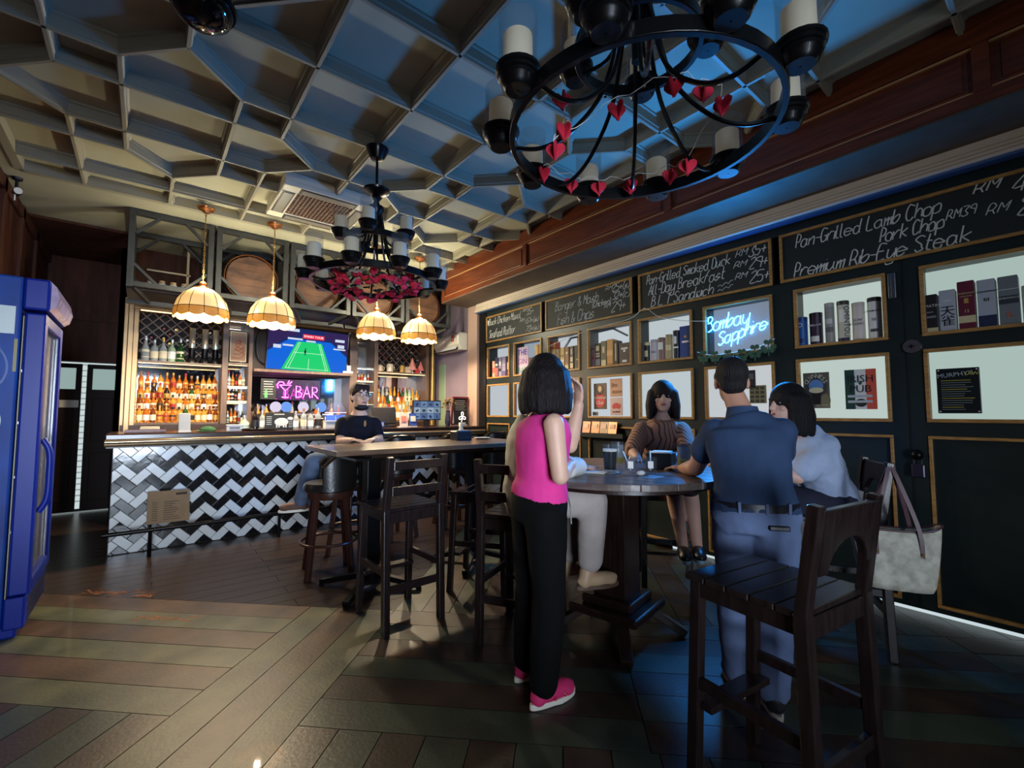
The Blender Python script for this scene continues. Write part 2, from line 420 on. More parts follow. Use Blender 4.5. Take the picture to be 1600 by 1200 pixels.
for y0,y1 in cols: ob('panel_frame',frame(MB(),y0,y1,.085,1.195,.02,WX-.012),M_gold,wr,bevel=.004)
# back lit frosted glass
GR=[(190,198,205),(150,165,178),(196,204,210),(196,206,212),(190,202,206),(130,142,160),(188,204,198),(172,192,186),(172,192,186)]
for i,(y0,y1) in enumerate(cols):
    wn=struct('window_%d'%(i+1),(WX,(y0+y1)/2,0)); h=(y1-y0)/2
    pane=glow('lit frosted glass %d'%i,GR[i],.92 if i!=5 else .95)
    mb=MB().bb(.19,.20,-h-.02,h+.02,1.86,2.36); ob('upper_pane',mb,pane,wn)
    mb=MB(); 
    for s in(-1,1): mb.bb(.0,.20,s*(h+.0)-.004,s*h+.004,1.87,2.34)
    mb.bb(0,.2,-h,h,2.336,2.344); ob('window_reveal',mb,M_green if i not in(2,3) else M_gray,wn)
    ob('window_sill',MB().bb(.0,.20,-h-.01,h+.01,1.862,1.874),M_gold,wn)
    ob('upper_frame',frame(MB(),-h,h,1.862,2.342,.024,-.018,.02),M_gold,wn,bevel=.004)
    ob('lower_frame',frame(MB(),-h,h,1.285,1.775,.024,-.018,.02),M_gold,wn,bevel=.004)
    pane2=glow('lit white panel %d'%i,GR[i] if i not in (1,5) else (196,202,206),.95)
    ob('lower_pane',MB().bb(.05,.06,-h-.005,h+.005,1.28,1.78),pane2,wn)
# chalkboards
BO=[(4.40,5.66,'short leftmost menu chalkboard listing chicken and seafood above the right wall windows',
      [('Buck Chicken Masal',.10,.06,.83,.265),('RM',.04,.86,.95,.335),('35+',.08,.94,1.10,.285),('Seafood Platter',.12,.07,.70,.07),('RM',.05,.80,.90,.20),('61+(s)',.07,.93,1.20,.165),('73+(s)',.07,.93,1.20,.05)]),
    (2.96,4.33,'second menu chalkboard from the bar listing banger and mash with fish and chips',
      [('Banger & Mash',.11,.18,.90,.235),('RM',.045,1.0,1.10,.33),('25+(s)',.08,1.10,1.34,.30),('(Chicken)',.07,.80,1.08,.17),('32+(c)',.08,1.10,1.34,.205),('RM',.045,.98,1.07,.13),('Fish & Chips',.13,.22,.83,.05),('29+',.11,1.08,1.28,.07)]),
    (1.55,2.88,'third menu chalkboard listing smoked duck and breakfast above the blue neon window',
      [('Pan-Grilled Smoked Duck',.095,.10,.98,.275),('RM',.06,1.03,1.13,.32),('35+',.09,1.14,1.29,.295),('All-Day Breakfast',.105,.12,.93,.155),('RM',.05,1.01,1.12,.225),('29+',.09,1.14,1.30,.185),('B L T Sandwich',.10,.15,.82,.035),('RM',.05,1.02,1.12,.12),('25+',.095,1.14,1.31,.06)]),
    (-.45,1.49,'long menu chalkboard nearest the camera listing lamb chop pork chop and steak',
      [('Pan-Grilled Lamb Chop',.10,.12,.99,.265),('RM',.07,1.14,1.26,.325),('43+',.11,1.30,1.52,.27),('Pork Chop',.095,.66,1.00,.155),('RM39',.06,1.01,1.15,.20),('RM',.06,1.19,1.29,.17),('88+',.11,1.32,1.54,.12),('Premium Rib-Eye Steak',.105,.10,1.12,.03)])]
for n,(y0,y1,lab,lines) in enumerate(BO):
    t=thing('chalkboard',lab,'chalkboard',(WX,y1,2.415),0,'menu chalkboards along the right wall'); W=y1-y0
    ob('board',MB().bb(-.006,.03,-W,0,0,.405),M_board,t)
    mb=MB(); frame(mb,-W,0,0,.405,.024,-.02,.02); ob('board_frame',mb,M_gold,t,bevel=.004)
    mb=MB()
    for tx,h,u,u1,v in lines:
        wd=strokes(tx,h,shear=.32,gap=1.0,stretch=1)[1]
        write(mb,tx,h,lambda a,b:(-.0085,-(u+a),v+b),r=.0044 if h>.06 else .0032,n=4,shear=.32,gap=1.0,smooth=3,seed=n,stretch=(u1-u)/wd)
    if n==2:
        for k in range(2): mb.tube([(-.0085,-(.86+.02*i),.05+k*.04+.012*math.sin(i*2.2)+.004*i) for i in range(8)],.0034,4)
    if n==0: mb.box((-.0085,-.045,.32),(.004,.03,.05)); mb.box((-.0085,-.045,.285),(.004,.02,.02))
    ob('chalk_lettering',mb,M_chalk,t,kind='stuff')
# white light showing under the shop front
ob('floor_gap',MB().bb(WX+.09,WX+.10,-2.0,2.6,.0,.05),glow('daylight under the doors',(190,205,210),1.1),wr)
# post, pillar and lilac wall towards the bar
ob('corner_post',MB().bb(WX-.02,WX+.14,5.66,5.84,0,2.9),mat('black post',(17,16,17),.4),wr)
ob('pillar',MB().bb(WX-.06,WX+.2,5.84,6.10,0,3.06),mat('beige pink pillar',(176,146,132),.6),wr)
ob('lilac_wall',MB().bb(WX+.06,WX+.3,6.10,7.6,0,3.6),mat('lilac wall',(150,132,148),.7,noise=.15,scale=3),wr)
ob('glass_strip',MB().bb(WX+.03,WX+.06,6.98,7.16,1.0,2.2),mat('pale green glass',(150,170,140),.2),wr)

# ================================================================== OTHER WALLS
M_wd=mat('dark red brown panelling',(78,44,32),.6,spec=.2,noise=.4,scale=3,stretch=(6,6,.7))
wl=struct('wall_left'); ob('left_panelling',MB().bb(-1.25,-1.08,-2.3,8.8,0,3.6),M_wd,wl)
for yy in(6.0,6.8,7.6): ob('panel_post',MB().bb(-1.085,-1.05,yy-.05,yy+.05,0,3.5),M_wd,wl,bevel=.006)
for zz in(2.25,3.42,1.0): ob('panel_rail',MB().bb(-1.085,-1.05,5.2,8.6,zz-.06,zz+.06),M_wd,wl,bevel=.006)
wb=struct('wall_back')
ob('bar_back_wall',MB().bb(-.3,4.35,7.62,7.75,0,3.6),M_wd,wb)
ob('passage_side_wall',MB().bb(-.30,-.20,7.62,8.7,0,3.6),M_wd,wb)
ob('passage_header',MB().bb(-1.1,-.2,8.58,8.72,2.05,3.6),M_wd,wb)
ob('passage_rail',MB().bb(-1.05,-.2,8.55,8.58,2.62,2.72),M_wd,wb)
for i in range(5): ob('clapboard',MB().bb(-1.05,-.22,7.0+.31*i,7.305+.31*i,3.47,3.505),M_wd,wb)
dl=glow('daylight behind the swing doors',(200,214,214),1.0)
wn=struct('window_10',(-.6,8.9,0)); ob('lit_blind',MB().bb(-.5,.42,0,.02,0,2.1),dl,wn)
mb=MB()
for k in range(26): mb.bb(-.5,.42,-.035,-.015,.1+k*.08,.118+k*.08)
ob('blind_slats',mb,mat('blind slat',(190,196,196),.6,emit=(180,190,190),es=.5),wn,kind='stuff')
for i,(x0,x1,nt) in enumerate(((-1.0,-.685,True),(-.635,-.275,False))):
    d=struct('door_%d'%(i+1),((x0+x1)/2,8.58,0)); h=(x1-x0)/2; M_dr=mat('near black door',(34,22,18),.6,spec=.2)
    mb=MB(); mb.bb(-h,h,0,.04,.02,1.67); mb.bb(-h,h,0,.04,1.96,2.02); mb.bb(-h,-h+.06,0,.04,1.67,1.96); mb.bb(h-.06,h,0,.04,1.67,1.96)
    ob('door_leaf',mb,M_dr,d,bevel=.005)
    ob('door_pane',MB().bb(-h+.06,h-.06,.015,.025,1.67,1.96),glow('lit door pane',(165,190,186),.75),d)
    for z0,z1 in((.15,.8),(.95,1.55)): ob('door_panel',MB().bb(-h+.07,h-.07,-.012,.0,z0,z1),M_dr,d,bevel=.008)
    if nt: 
        ob('door_notice',MB().bb(-.05,.14,-.016,-.006,1.42,1.52),M_paper,d)
wf=struct('wall_front')
mb=MB(); mb.bb(-1.2,4.4,-2.5,-2.4,2.55,3.6); mb.bb(-1.2,-1.02,-2.5,-2.4,0,2.55); mb.bb(.35,4.4,-2.5,-2.4,0,2.55)
ob('front_panelling',mb,M_wd,wf)
mb=MB()
for k in range(27): mb.bb(-1.02,.35,-2.22,-1.98,.3+.08*k,.304+.08*k)
ob('door_blind',mb,mat('dark blind',(60,58,56),.6),wf,kind='stuff')  # unseen slats added to keep daylight off the ceiling and near floor
# ================================================================== BAR COUNTER
bc=thing('bar_counter','long bar counter faced with black and white zigzag tiles','counter',(0,5.8,0))
ob('carcass',MB().bb(-.22,4.05,.012,.50,0,1.07),mat('bar carcass',(24,22,22),.5),bc)
ob('worktop',MB().bb(-.27,4.0,-.20,.62,1.095,1.15),mat('bar top wood',(52,34,30),.22,noise=.4,scale=4,stretch=(1,9,9)),bc,bevel=.01)
mb=MB(); mb.tube([(-.27,-.205,1.078),(4.0,-.205,1.078)],.024,10); mb.tube([(-.27,-.20,1.045),(4.0,-.20,1.045)],.014,8)
ob('edge_moulding',mb,mat('polished edge moulding',(150,132,108),.22,.7),bc,smooth=True)
ob('under_edge',MB().bb(-.26,4.0,-.19,.05,1.02,1.09),M_dwood,bc)
T_W=mat('white glazed tile',(226,228,226),.2,bump=.10,bscale=9,coat=.2); T_B=mat('black glazed tile',(22,22,24),.12,bump=.12,bscale=9,coat=.5)
p=.226; q=.111; Wt=.0785; Lt=.157; cnt=0; stuff={0:MB(),1:MB()}
BAR_R=[(-1,0,.215),(1,0,4.0),(0,-1,-.004),(0,1,1.025)]
for r in range(-3,9):
    for c in range(-4,40):
        # herringbone: tile centres
        k=c//2; up_=c%2
        x=-.112+k*p+(0 if up_ else p/2); z=.777-r*q-(0 if up_ else q/2)
        a=R(45) if not up_ else R(-45)
        ca,sa=math.cos(a),math.sin(a); hw,hh=Lt/2-.0015,Wt/2-.0015
        P=[(x+ca*u-sa*v,z+sa*u+ca*v) for u,v in((-hw,-hh),(hw,-hh),(hw,hh),(-hw,hh))]
        P=clip(P,BAR_R)
        if not P or len(P)<3: continue
        b=(r%2)
        if x<3.05:
            mbx=MB().prism(P,.014,(0,.012,0),(1,0,0),(0,0,1)); ob('tile',mbx,T_B if b else T_W,bc,bevel=.0022,seg=1); cnt+=1
        else: stuff[b].prism(P,.014,(0,.012,0),(1,0,0),(0,0,1))
for b in(0,1): ob('tile_field',stuff[b],T_B if b else T_W,bc,kind='stuff')
ft=thing('foot_rail','black foot rail on posts along the bottom of the tiled bar','rail',(0,5.55,0))
ob('rail',MB().tube([(-.25,0,.245),(3.9,0,.245)],.02,10),M_black,ft,smooth=True)
for x in(.09,1.2,2.3,3.4): ob('rail_post',MB().tube([(x,0,0),(x,0,.245)],.016,8),M_black,ft,smooth=True)
t=thing('menu_board','brown cardboard notice leaning on the tiles above the foot rail','notice',(.225,5.62,.275),0)
mm=Matrix.Rotation(R(-18),3,'X')
ob('board',MB().box((0,.04,.155),(.335,.014,.31),m=mm),mat('cardboard',(150,124,94),.8,noise=.15,scale=12),t)
mb=MB()
for i in range(9):
    zz=.20-.021*i; 
    for (u,wd) in ((-.13,.045),(-.04,.07+.07*random.random())): mb.box(mm@Vector((u+wd/2,-.008,zz-.155+.0))+Vector((0,.04,.155)),(wd,.001,.005),m=mm)
mb.box(mm@Vector((.10,-.008,.115))+Vector((0,.04,.155)),(.09,.001,.022),m=mm)
ob('print',mb,mat('faded print',(62,50,40),.8),t,kind='stuff')

# ================================================================== BACK BAR
CY=7.2
bb=thing('back_bar','tall back bar cabinet with shelves, mirrors, lattice and gilt frame','cabinet',(0,CY,0))
M_bbw=mat('back bar wood',(112,90,78),.45,noise=.3,scale=4,stretch=(6,6,.8)); M_bbd=mat('back bar dark wood',(60,44,38),.45,noise=.3,scale=4,stretch=(6,6,.8))
M_gilt=mat('gilt moulding',(176,142,100),.35,.35)
ob('base_unit',MB().bb(-.22,4.0,-.06,.4,0,1.20),M_bbd,bb)
ob('back_panel',MB().bb(-.2,4.0,.36,.41,1.2,2.74),M_bbd,bb)
mb=MB()
for k,(a,b,d) in enumerate(((-.23,-.19,-.05),(-.19,-.14,-.075),(-.14,-.09,-.04))): mb.bb(a,b,d,.36,1.12,2.74-.03*k)
ob('side_moulding',mb,M_gilt,bb,bevel=.006)
mb=MB()
for k,(a,b,d) in enumerate(((2.70,2.745,-.06),(2.655,2.70,-.085),(2.62,2.655,-.045))): mb.bb(-.23+.03*k,4.02,d,.36,a,b)
ob('top_moulding',mb,M_gilt,bb,bevel=.006)
for a,b in((.79,.86),(1.10,1.15),(2.50,2.62),(2.90,2.965),(3.84,3.905)): ob('upright',MB().bb(a,b,-.03,.36,1.2,2.65),M_bbw,bb,bevel=.004)
ob('brass_column',MB().lathe([(.045,1.1),(.05,1.12),(.042,1.16),(.042,2.58),(.05,2.6),(.045,2.64)],16,(3.95,-.06,0)),M_brass,bb,smooth=True)
for a,b,z in((-.09,.79,1.985),(2.965,3.84,2.025),(.86,1.10,2.02),(.86,1.10,1.70),(.86,1.10,1.50)): ob('shelf',MB().bb(a,b,-.01,.35,z-.012,z+.012),M_bbw if z>1.9 else mat('glass shelf',(170,180,178),.1),bb)
for z in(2.07,1.86,1.68,1.48): ob('shelf',MB().bb(2.62,2.90,.0,.35,z-.006,z+.006),mat('glass shelf',(170,180,178),.1),bb)
ob('television_shelf',MB().bb(1.15,2.50,-.16,.35,1.915,1.955),M_bbw,bb,bevel=.004)
ob('niche_back',MB().bb(1.15,2.50,.10,.14,1.955,2.64),M_bbd,bb)
for a,b,c,d,y in((-.09,.79,1.2,1.97,.345),(1.15,2.5,1.2,1.91,.345),(2.965,3.84,1.2,2.01,.345),(.86,1.10,1.2,2.64,.345),(2.62,2.90,1.2,2.64,.345)):
    ob('mirror',MB().bb(a,b,y,y+.01,c,d),M_mirror,bb)
for a,b,c,d in((-.09,.79,2.0,2.64),(2.965,3.84,2.04,2.62)):
    ob('lattice_back',MB().bb(a,b,.33,.345,c,d),mat('lattice dark back',(30,22,20),.7),bb)
    step=.125; k=-6
    while k<14:
        for sgn in(1,-1):
            x0=a+k*step; 
            L=[(x0+(0 if sgn>0 else (d-c)),c),(x0+((d-c) if sgn>0 else 0),d)]
            (xa,za),(xb,zb)=L; t0,t1=0,1; dx=xb-xa
            lo,hi=(a-xa)/dx,(b-xa)/dx; lo,hi=min(lo,hi),max(lo,hi); t0=max(0,lo);t1=min(1,hi)
            if t1-t0>.06:
                ob('lattice_slat',MB().bar((xa+dx*t0,.20+.006*sgn,za+(zb-za)*t0),(xa+dx*t1,.20+.006*sgn,za+(zb-za)*t1),.014,.012,(0,1,0)),M_bbw,bb)
        k+=1
# warm strips of light under shelves; alcove ones added to brighten lattice and bottles
LS=glow('warm shelf strip',(255,208,140),5); LW=glow('cool shelf strip',(240,236,225),5)
for a,b,z,m in((-.08,.78,2.618,LS),(2.98,3.83,2.618,LS),(-.08,.78,1.968,LS),(2.98,3.83,2.008,LS),(.87,1.09,2.60,LW),(.87,1.09,2.0,LS),(.87,1.09,1.684,LW),(2.63,2.89,2.58,LW),(2.63,2.89,2.055,LW),(2.63,2.89,1.85,LS),(.87,1.09,1.485,LS)):
    ob('shelf_light',MB().bb(a,b,-.005,.015,z-.006,z),m,bb)
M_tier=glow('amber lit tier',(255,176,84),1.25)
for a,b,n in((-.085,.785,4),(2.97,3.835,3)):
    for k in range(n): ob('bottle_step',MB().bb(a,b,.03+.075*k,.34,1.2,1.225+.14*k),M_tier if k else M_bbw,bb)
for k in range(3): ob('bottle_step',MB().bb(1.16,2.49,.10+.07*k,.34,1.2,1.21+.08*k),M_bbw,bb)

# ---------------------------------------------------------------- bottles
def glassm(name,rgb,tr=.35,r=.1): return mat(name,rgb,r,trans=tr,ior=1.3,coat=.3)
BG=[glassm('amber spirit',(206,112,34)),glassm('dark amber spirit',(128,58,20)),glassm('honey spirit',(232,164,64)),glassm('green glass',(42,92,44),.4),glassm('dark glass',(24,20,22),.1),glassm('clear spirit',(214,222,220),.6),glassm('pale green glass',(130,168,140),.6)]
LB=[mat('cream label',(226,212,178),.6),mat('black label',(30,28,30),.5),mat('white label',(235,235,230),.6),mat('red label',(150,40,34),.6),mat('gold label',(196,156,80),.4,.3)]
CP=[mat('black cap',(26,24,24),.4),mat('gold cap',(190,150,80),.3,.6),mat('red cap',(150,34,32),.4),mat('cork cap',(150,116,80),.7),mat('silver cap',(190,190,190),.3,.7)]
NAMES_G=['amber','dark amber','honey coloured','green glass','near black','clear','pale green']
NAMES_L=['cream label','black label','white label','red label','gold label']
def prof(kind,h,r):
    if kind==0: return [(.004,0),(r,.004),(r,h*.58),(r*.82,h*.66),(r*.34,h*.75),(r*.3,h*.93)]
    if kind==1: return [(.004,0),(r,.004),(r,h*.5),(r*.95,h*.58),(r*.5,h*.7),(r*.3,h*.8),(r*.3,h*.93)]
    if kind==2: return [(.004,0),(r*1.0,.006),(r*1.05,h*.35),(r*.9,h*.55),(r*.4,h*.66),(r*.34,h*.9)]
    return [(.004,0),(r*.8,.006),(r*.8,h*.55),(r*.6,h*.7),(r*.28,h*.84),(r*.26,h*.95)]
BM={}
def bottle_mesh(kind,h,r):
    k=(kind,round(h,3),round(r,3))
    if k not in BM:
        P=prof(kind,h,r); a=bpy.data.meshes.new('bottle_glass')
        def mk(mb,nm):
            me=bpy.data.meshes.new(nm); me.from_pydata(mb.v,[],mb.f)
            for f in me.polygons: f.use_smooth=True
            me.set_sharp_from_angle(angle=R(50)); return me
        top=P[-1]
        BM[k]=(mk(MB().lathe(P,12),'bottle_glass'),mk(MB().lathe([(r*(.8 if kind==3 else 1)*1.02,h*.14),(r*(.8 if kind==3 else 1.03)*1.02,h*.46)],12,ang=2*PI),'bottle_label'),mk(MB().lathe([(top[0]*1.25,top[1]-.018),(top[0]*1.3,h),(.003,h+.001)],10),'bottle_cap'))
    return BM[k]
MC={}
def withmat(me,m):
    k=(me.name,m.name)
    if k not in MC:
        c=me.copy(); c.materials.clear(); c.materials.append(m); MC[k]=c
    return MC[k]
def bottle(loc,kind,h,r,g,l,c,label,group):
    t=thing('bottle',label,'bottle',loc,random.uniform(-.5,.5),group)
    for me,m,nm in zip(bottle_mesh(kind,h,r),(BG[g],LB[l],CP[c]),('bottle_glass','paper_label','cap')):
        o=bpy.data.objects.new(nm,withmat(me,m)); COL.objects.link(o); o.parent=t
def row(n,x0,x1,y,z,hs,gs,where,grp,r=.03,ks=(0,1,2,3)):
    for i in range(n):
        x=x0+(x1-x0)*(i+.5)/n; k=random.choice(ks); g=random.choice(gs); l=random.choice((0,0,2,1,3,4)); c=random.randrange(5)
        bottle((x,y+random.uniform(-.008,.008),z),k,random.choice(hs),r,g,l,c,f'{NAMES_G[g]} bottle, {NAMES_L[l]}, {ORD[i]} from left {where}',grp)
AM=(0,0,0,1,1,2,2,2)
for k,nm in enumerate(('on front step of left alcove','on second step of left alcove','on third step of left alcove','on back step of left alcove')):
    row(13,-.08,.78,CY+.067+.075*k,1.226+.14*k,(.20,.215,.23),AM+((3,4) if k%2==0 else ()),nm,'spirit bottles stepped up in the left alcove',.0315,(0,1,2))
row(5,-.06,.38,CY+.09,1.998,(.27,.29,.31),(5,6,5,3),'on gin shelf of left alcove','gin bottles on the upper left shelf',.042,(0,1,2))
for z,nm,n in((1.512,'on second shelf of left narrow column',5),(1.712,'on upper shelf of left narrow column',5),(1.205,'at base of left narrow column',5)):
    row(n,.87,1.09,CY+.12,z,(.17,.2,.22),(0,1,2,4,5),nm,'bottles in the left narrow column',.021)
for k,nm in enumerate(('on front step of right alcove','on middle step of right alcove','on back step of right alcove')):
    row(12,2.98,3.82,CY+.067+.075*k,1.226+.14*k,(.24,.26,.29),(0,2,2,5,6,3,3) if k else (2,2,5,5,2),nm,'bottles stepped up in the right alcove',.03,(0,1,3))
for z,nm in((1.487,'on lower shelf of right narrow column'),(1.687,'on middle shelf of right narrow column'),(1.867,'on upper shelf of right narrow column')):
    row(5,2.63,2.89,CY+.15,z,(.12,.14,.15),(5,0,5,2),nm,'bottles on the glass shelves of the right narrow column',.022)
row(11,1.2,2.45,CY+.14,1.215,(.26,.28,.3),(5,5,4,2,0),'in row under pink neon','bottles under the pink bar neon',.033)
# wine bottle ends in the lattices
n=0
for a,b,c,d,side in((-.09,.79,2.0,2.64,'left'),(2.965,3.84,2.04,2.62,'right')):
    pts=[]
    for i in range(-2,9):
        for j in range(0,6):
            x=a+.125*i+.0625*(1+(j%2)); z=c+.06+.0625*j*1.0+.06
            if a+.05<x<b-.05 and z<d-.05 and (z>c+.20) : pts.append((x,z))
    random.shuffle(pts); pts=sorted(pts[:12],key=lambda p:(round(p[1],2),p[0]))
    for i,(x,z) in enumerate(pts):
        t=thing('wine_bottle',f'wine bottle in {side} lattice rack, {ORD[i]} counting up from lower left','bottle',(x,CY+.21,z),0,'wine bottles in the lattice racks')
        ob('bottle_end',MB().lathe([(.004,.0),(.036,.0),(.038,.02),(.037,.11),(.02,.12)],12,axis='Y'),BG[4],t,smooth=True)
        ob('capsule',MB().lathe([(.003,-.045),(.014,-.045),(.015,0)],10,axis='Y'),(CP[2],CP[1],CP[4])[i%3],t,smooth=True)
# three beer taps of steel and black with clear tubes over the gin shelf
for i,x in enumerate((.46,.60,.72)):
    t=thing('drink_tower',f'{("left","middle","right")[i]} clear drink tower with black foot on the upper left shelf','dispenser',(x,CY+.10,1.998),0,'drink towers on the upper left shelf')
    ob('foot',MB().lathe([(.06,0),(.06,.03),(.045,.055),(.03,.07)],14),M_blackp,t,smooth=True)
    ob('collar',MB().lathe([(.032,.07),(.036,.08),(.036,.20),(.03,.205)],14),M_black,t,smooth=True)
    ob('tube',MB().lathe([(.034,.2),(.036,.21),(.036,.46),(.034,.465)],16),mat('silvery clear tube',(205,190,160),.12,.6),t,smooth=True)
# framed picture in the narrow column
t=thing('framed_print','small framed print of a winding orange creature in the left narrow column','picture',(.98,CY+.05,2.05))
ob('frame',MB().bb(-.10,.10,-.01,.012,0,.42),mat('pale print frame',(196,178,150),.5),t,bevel=.004)
ob('print',MB().bb(-.088,.088,-.013,-.009,.015,.405),mat('print paper',(150,120,96),.7),t)
mb=MB()
for s_ in range(3): mb.tube(crom([(-.07+.01*s_,-.015,.06+.05*s_),(.02,-.015,.05+.06*s_),(.065,-.015,.12+.05*s_),(-.03,-.015,.17+.05*s_),(.03,-.015,.25+.03*s_),(.0,-.015,.30)],4),.005,5)
ob('drawing',mb,mat('orange ink',(170,84,50),.7),t,kind='stuff')
# mugs, pots and small trees on the right shelf
for i,(x,h,r,c,lab) in enumerate(((3.03,.10,.045,(180,160,140),'patterned mug at the left end of the upper right shelf'),(3.20,.13,.055,(214,200,176),'cream jug beside the patterned mug on the upper right shelf'),(3.42,.12,.04,(196,150,70),'small golden pot on the upper right shelf'))):
    t=thing('mug',lab,'mug',(x,CY+.05,2.037))
    ob('cup',MB().lathe([(.005,0),(r*.9,.003),(r,h*.5),(r*.92,h),(r*.84,h),(r*.85,.02),(.003,.015)],16),mat('cup%d'%i,c,.35),t,smooth=True)
    ob('handle',MB().tube([(r*.95+.03*math.sin(a),0,h*.5+.3*h*math.cos(a)) for a in [PI*k/8 for k in range(9)]],.006,6),mat('cup%d'%i,c,.35),t,smooth=True)
for i,(x,c,lab) in enumerate(((3.62,(222,140,130),'pink paper cone tree on the upper right shelf'),(3.78,(206,110,110),'smaller red cone tree at the right end of the shelf'))):
    t=thing('cone_tree',lab,'ornament',(x,CY+.06,2.037))
    ob('cone',MB().lathe([(.075-.015*i,.05),(.078-.015*i,.06),(.004,.27-.05*i)],16),mat('cone%d'%i,c,.6),t,smooth=True)
    ob('stand',MB().lathe([(.03,0),(.03,.012),(.012,.016),(.012,.06)],12),M_white,t,smooth=True)
for i,(x,w_2,h,c,lab) in enumerate(((3.53,.10,.09,(214,190,160),'small cream carton on the upper right shelf'),(3.70,.07,.07,(190,50,50),'small red tin box on the upper right shelf'))):
    t=thing('carton',lab,'box',(x,CY+.03,2.037)); ob('carton_body',MB().bb(-w_2/2,w_2/2,0,.08,0,h),mat('carton%d'%i,c,.6),t,bevel=.003); ob('carton_lid',MB().bb(-w_2/2-.003,w_2/2+.003,-.003,.083,h,h+.012),mat('carton%d'%i,c,.6),t)

# ---------------------------------------------------------------- television
tv=thing('television','wide television over the bar showing a badminton match','television',(1.85,7.03,2.255),0)
tv.rotation_euler=(R(4),R(1.2),0)
ob('housing',MB().bb(-.56,.56,0,.05,-.315,.315),M_blackp,tv,bevel=.006)
def scr(name,poly,rgb,s,y,par): return ob(name,MB().prism(poly,.0006,(0,y,0),(1,0,0),(0,0,1)),glow(name+' colour',rgb,s),par)
E1=1.25
scr('screen',[(-.55,-.30),(.55,-.30),(.55,.305),(-.55,.305)],(24,38,92),E1,-.002,tv)
scr('court_surround',[(-.55,-.30),(.55,-.30),(.55,-.05),(.30,.15),(-.27,.15),(-.55,-.05)],(16,92,200),E1,-.003,tv)
scr('court',[(-.36,-.295),(.33,-.295),(.17,.12),(-.17,.12)],(28,190,104),E1,-.004,tv)
mb=MB()
for a,b in(((-.31,-.28),(-.145,.11)),((.28,-.28),(.145,.11)),((-.27,-.28),(-.125,.11)),((.25,-.28),(.125,.11)),((0,-.28),(0,-.12)),((-.31,-.27),(.28,-.27)),((-.21,-.04),(.20,-.04))):
    mb.bar((a[0],-.0055,a[1]),(b[0],-.0055,b[1]),.004,.001,(0,1,0))
ob('court_lines',mb,glow('court line',(230,255,240),1.2),tv,kind='stuff')
scr('stand_crowd',[(-.55,-.02),(-.30,.17),(-.17,.20),(-.17,.30),(-.55,.30)],(54,40,92),.9,-.0035,tv); scr('stand_crowd',[(.55,-.02),(.34,.15),(.20,.2),(.20,.30),(.55,.30)],(92,58,70),.9,-.0035,tv)
scr('red_banner',[(-.10,.17),(.20,.17),(.20,.235),(-.10,.235)],(214,46,76),1.2,-.005,tv)
for x0,x1,z0,z1,c in((-.33,-.15,.255,.295,(210,220,240)),(.36,.50,.17,.21,(200,205,230)),(-.30,-.10,.14,.165,(200,60,60)),(.34,.52,.05,.07,(220,90,70)),(-.36,-.22,.04,.065,(210,80,60)),(-.48,-.38,-.0,.05,(210,60,80)),(.40,.50,.08,.13,(255,190,120)),(-.05,.08,.125,.15,(255,170,190))):
    scr('screen_graphic',[(x0,z0),(x1,z0),(x1,z1),(x0,z1)],c,1.0,-.0058,tv)
textmesh('score_text','SMASH TOUR',.045,glow('screen white text',(255,240,240),1.3),tv,(.05,-.0062,.203),ROTY)
mb=MB(); mb.ell((-.055,-.006,-.02),(.013,.002,.028)); mb.ell((-.055,-.006,.018),(.009,.002,.01)); mb.bb(-.064,-.058,-.007,-.005,-.075,-.03); mb.bb(-.052,-.046,-.007,-.005,-.075,-.03)
ob('player',mb,glow('player',(30,20,40),.6),tv)
mb=MB(); mb.bb(-.07,.07,.0,.02,-.30,-.315)
t=thing('white_plug','white socket plug box to the right of the television','plug',(2.44,7.06,1.956)); ob('plug_body',MB().bb(-.03,.03,-.02,.02,.03,.12),M_white,t,bevel=.004); ob('plug_base',MB().bb(-.09,.06,-.03,.03,0,.03),M_white,t,bevel=.004)
t=thing('television_cable','white cable hanging down the right of the television niche','cable',(2.46,7.15,2.0)); ob('cord',MB().tube(crom([(.02,0,.60),(.0,-.02,.58),(-.02,-.03,.35),(-.05,-.03,.2),(-.03,-.05,.08)]),.008,6),M_white,t,smooth=True); ob('end_clip',MB().box((.02,0,.6),(.03,.02,.02)),M_white,t)
t=thing('coiled_cable','loop of black cable hung in the left of the television niche','cable',(1.22,7.24,2.0)); ob('cord',MB().tube(crom([(.06,0,.6),(-.02,0,.45),(-.03,0,.2),(.04,0,.06),(.12,0,.03),(.02,-.01,.1),(-.01,-.01,.3),(.05,-.01,.55)]),.008,6),M_blackp,t,smooth=True); ob('plug',MB().box((.12,0,.03),(.05,.03,.03)),M_blackp,t)

# ---------------------------------------------------------------- BAR neon
nb=thing('bar_neon','pink neon sign with a cocktail glass and the word BAR','neon sign',(0,7.16,0))
NP=glow('pink neon',(255,70,200),15); NPb=glow('violet neon',(170,90,255),10)
def ny(l): return [(x,0,z) for x,z in l]
mb=MB()
mb.tube(ny([(1.72,1.575),(1.72,1.74),(1.775,1.725),(1.785,1.69),(1.765,1.665),(1.72,1.655),(1.775,1.65),(1.80,1.62),(1.785,1.58),(1.72,1.572)]),.0055,8)
mb.tube(ny([(1.82,1.57),(1.868,1.735),(1.915,1.57)]),.0055,8); mb.tube(ny([(1.838,1.63),(1.897,1.63)]),.0055,8)
mb.tube(ny([(1.945,1.57),(1.945,1.73),(2.0,1.72),(2.015,1.685),(2.0,1.655),(1.945,1.65),(2.03,1.56)]),.0055,8)
ob('bar_letters',mb,NP,nb,smooth=True)
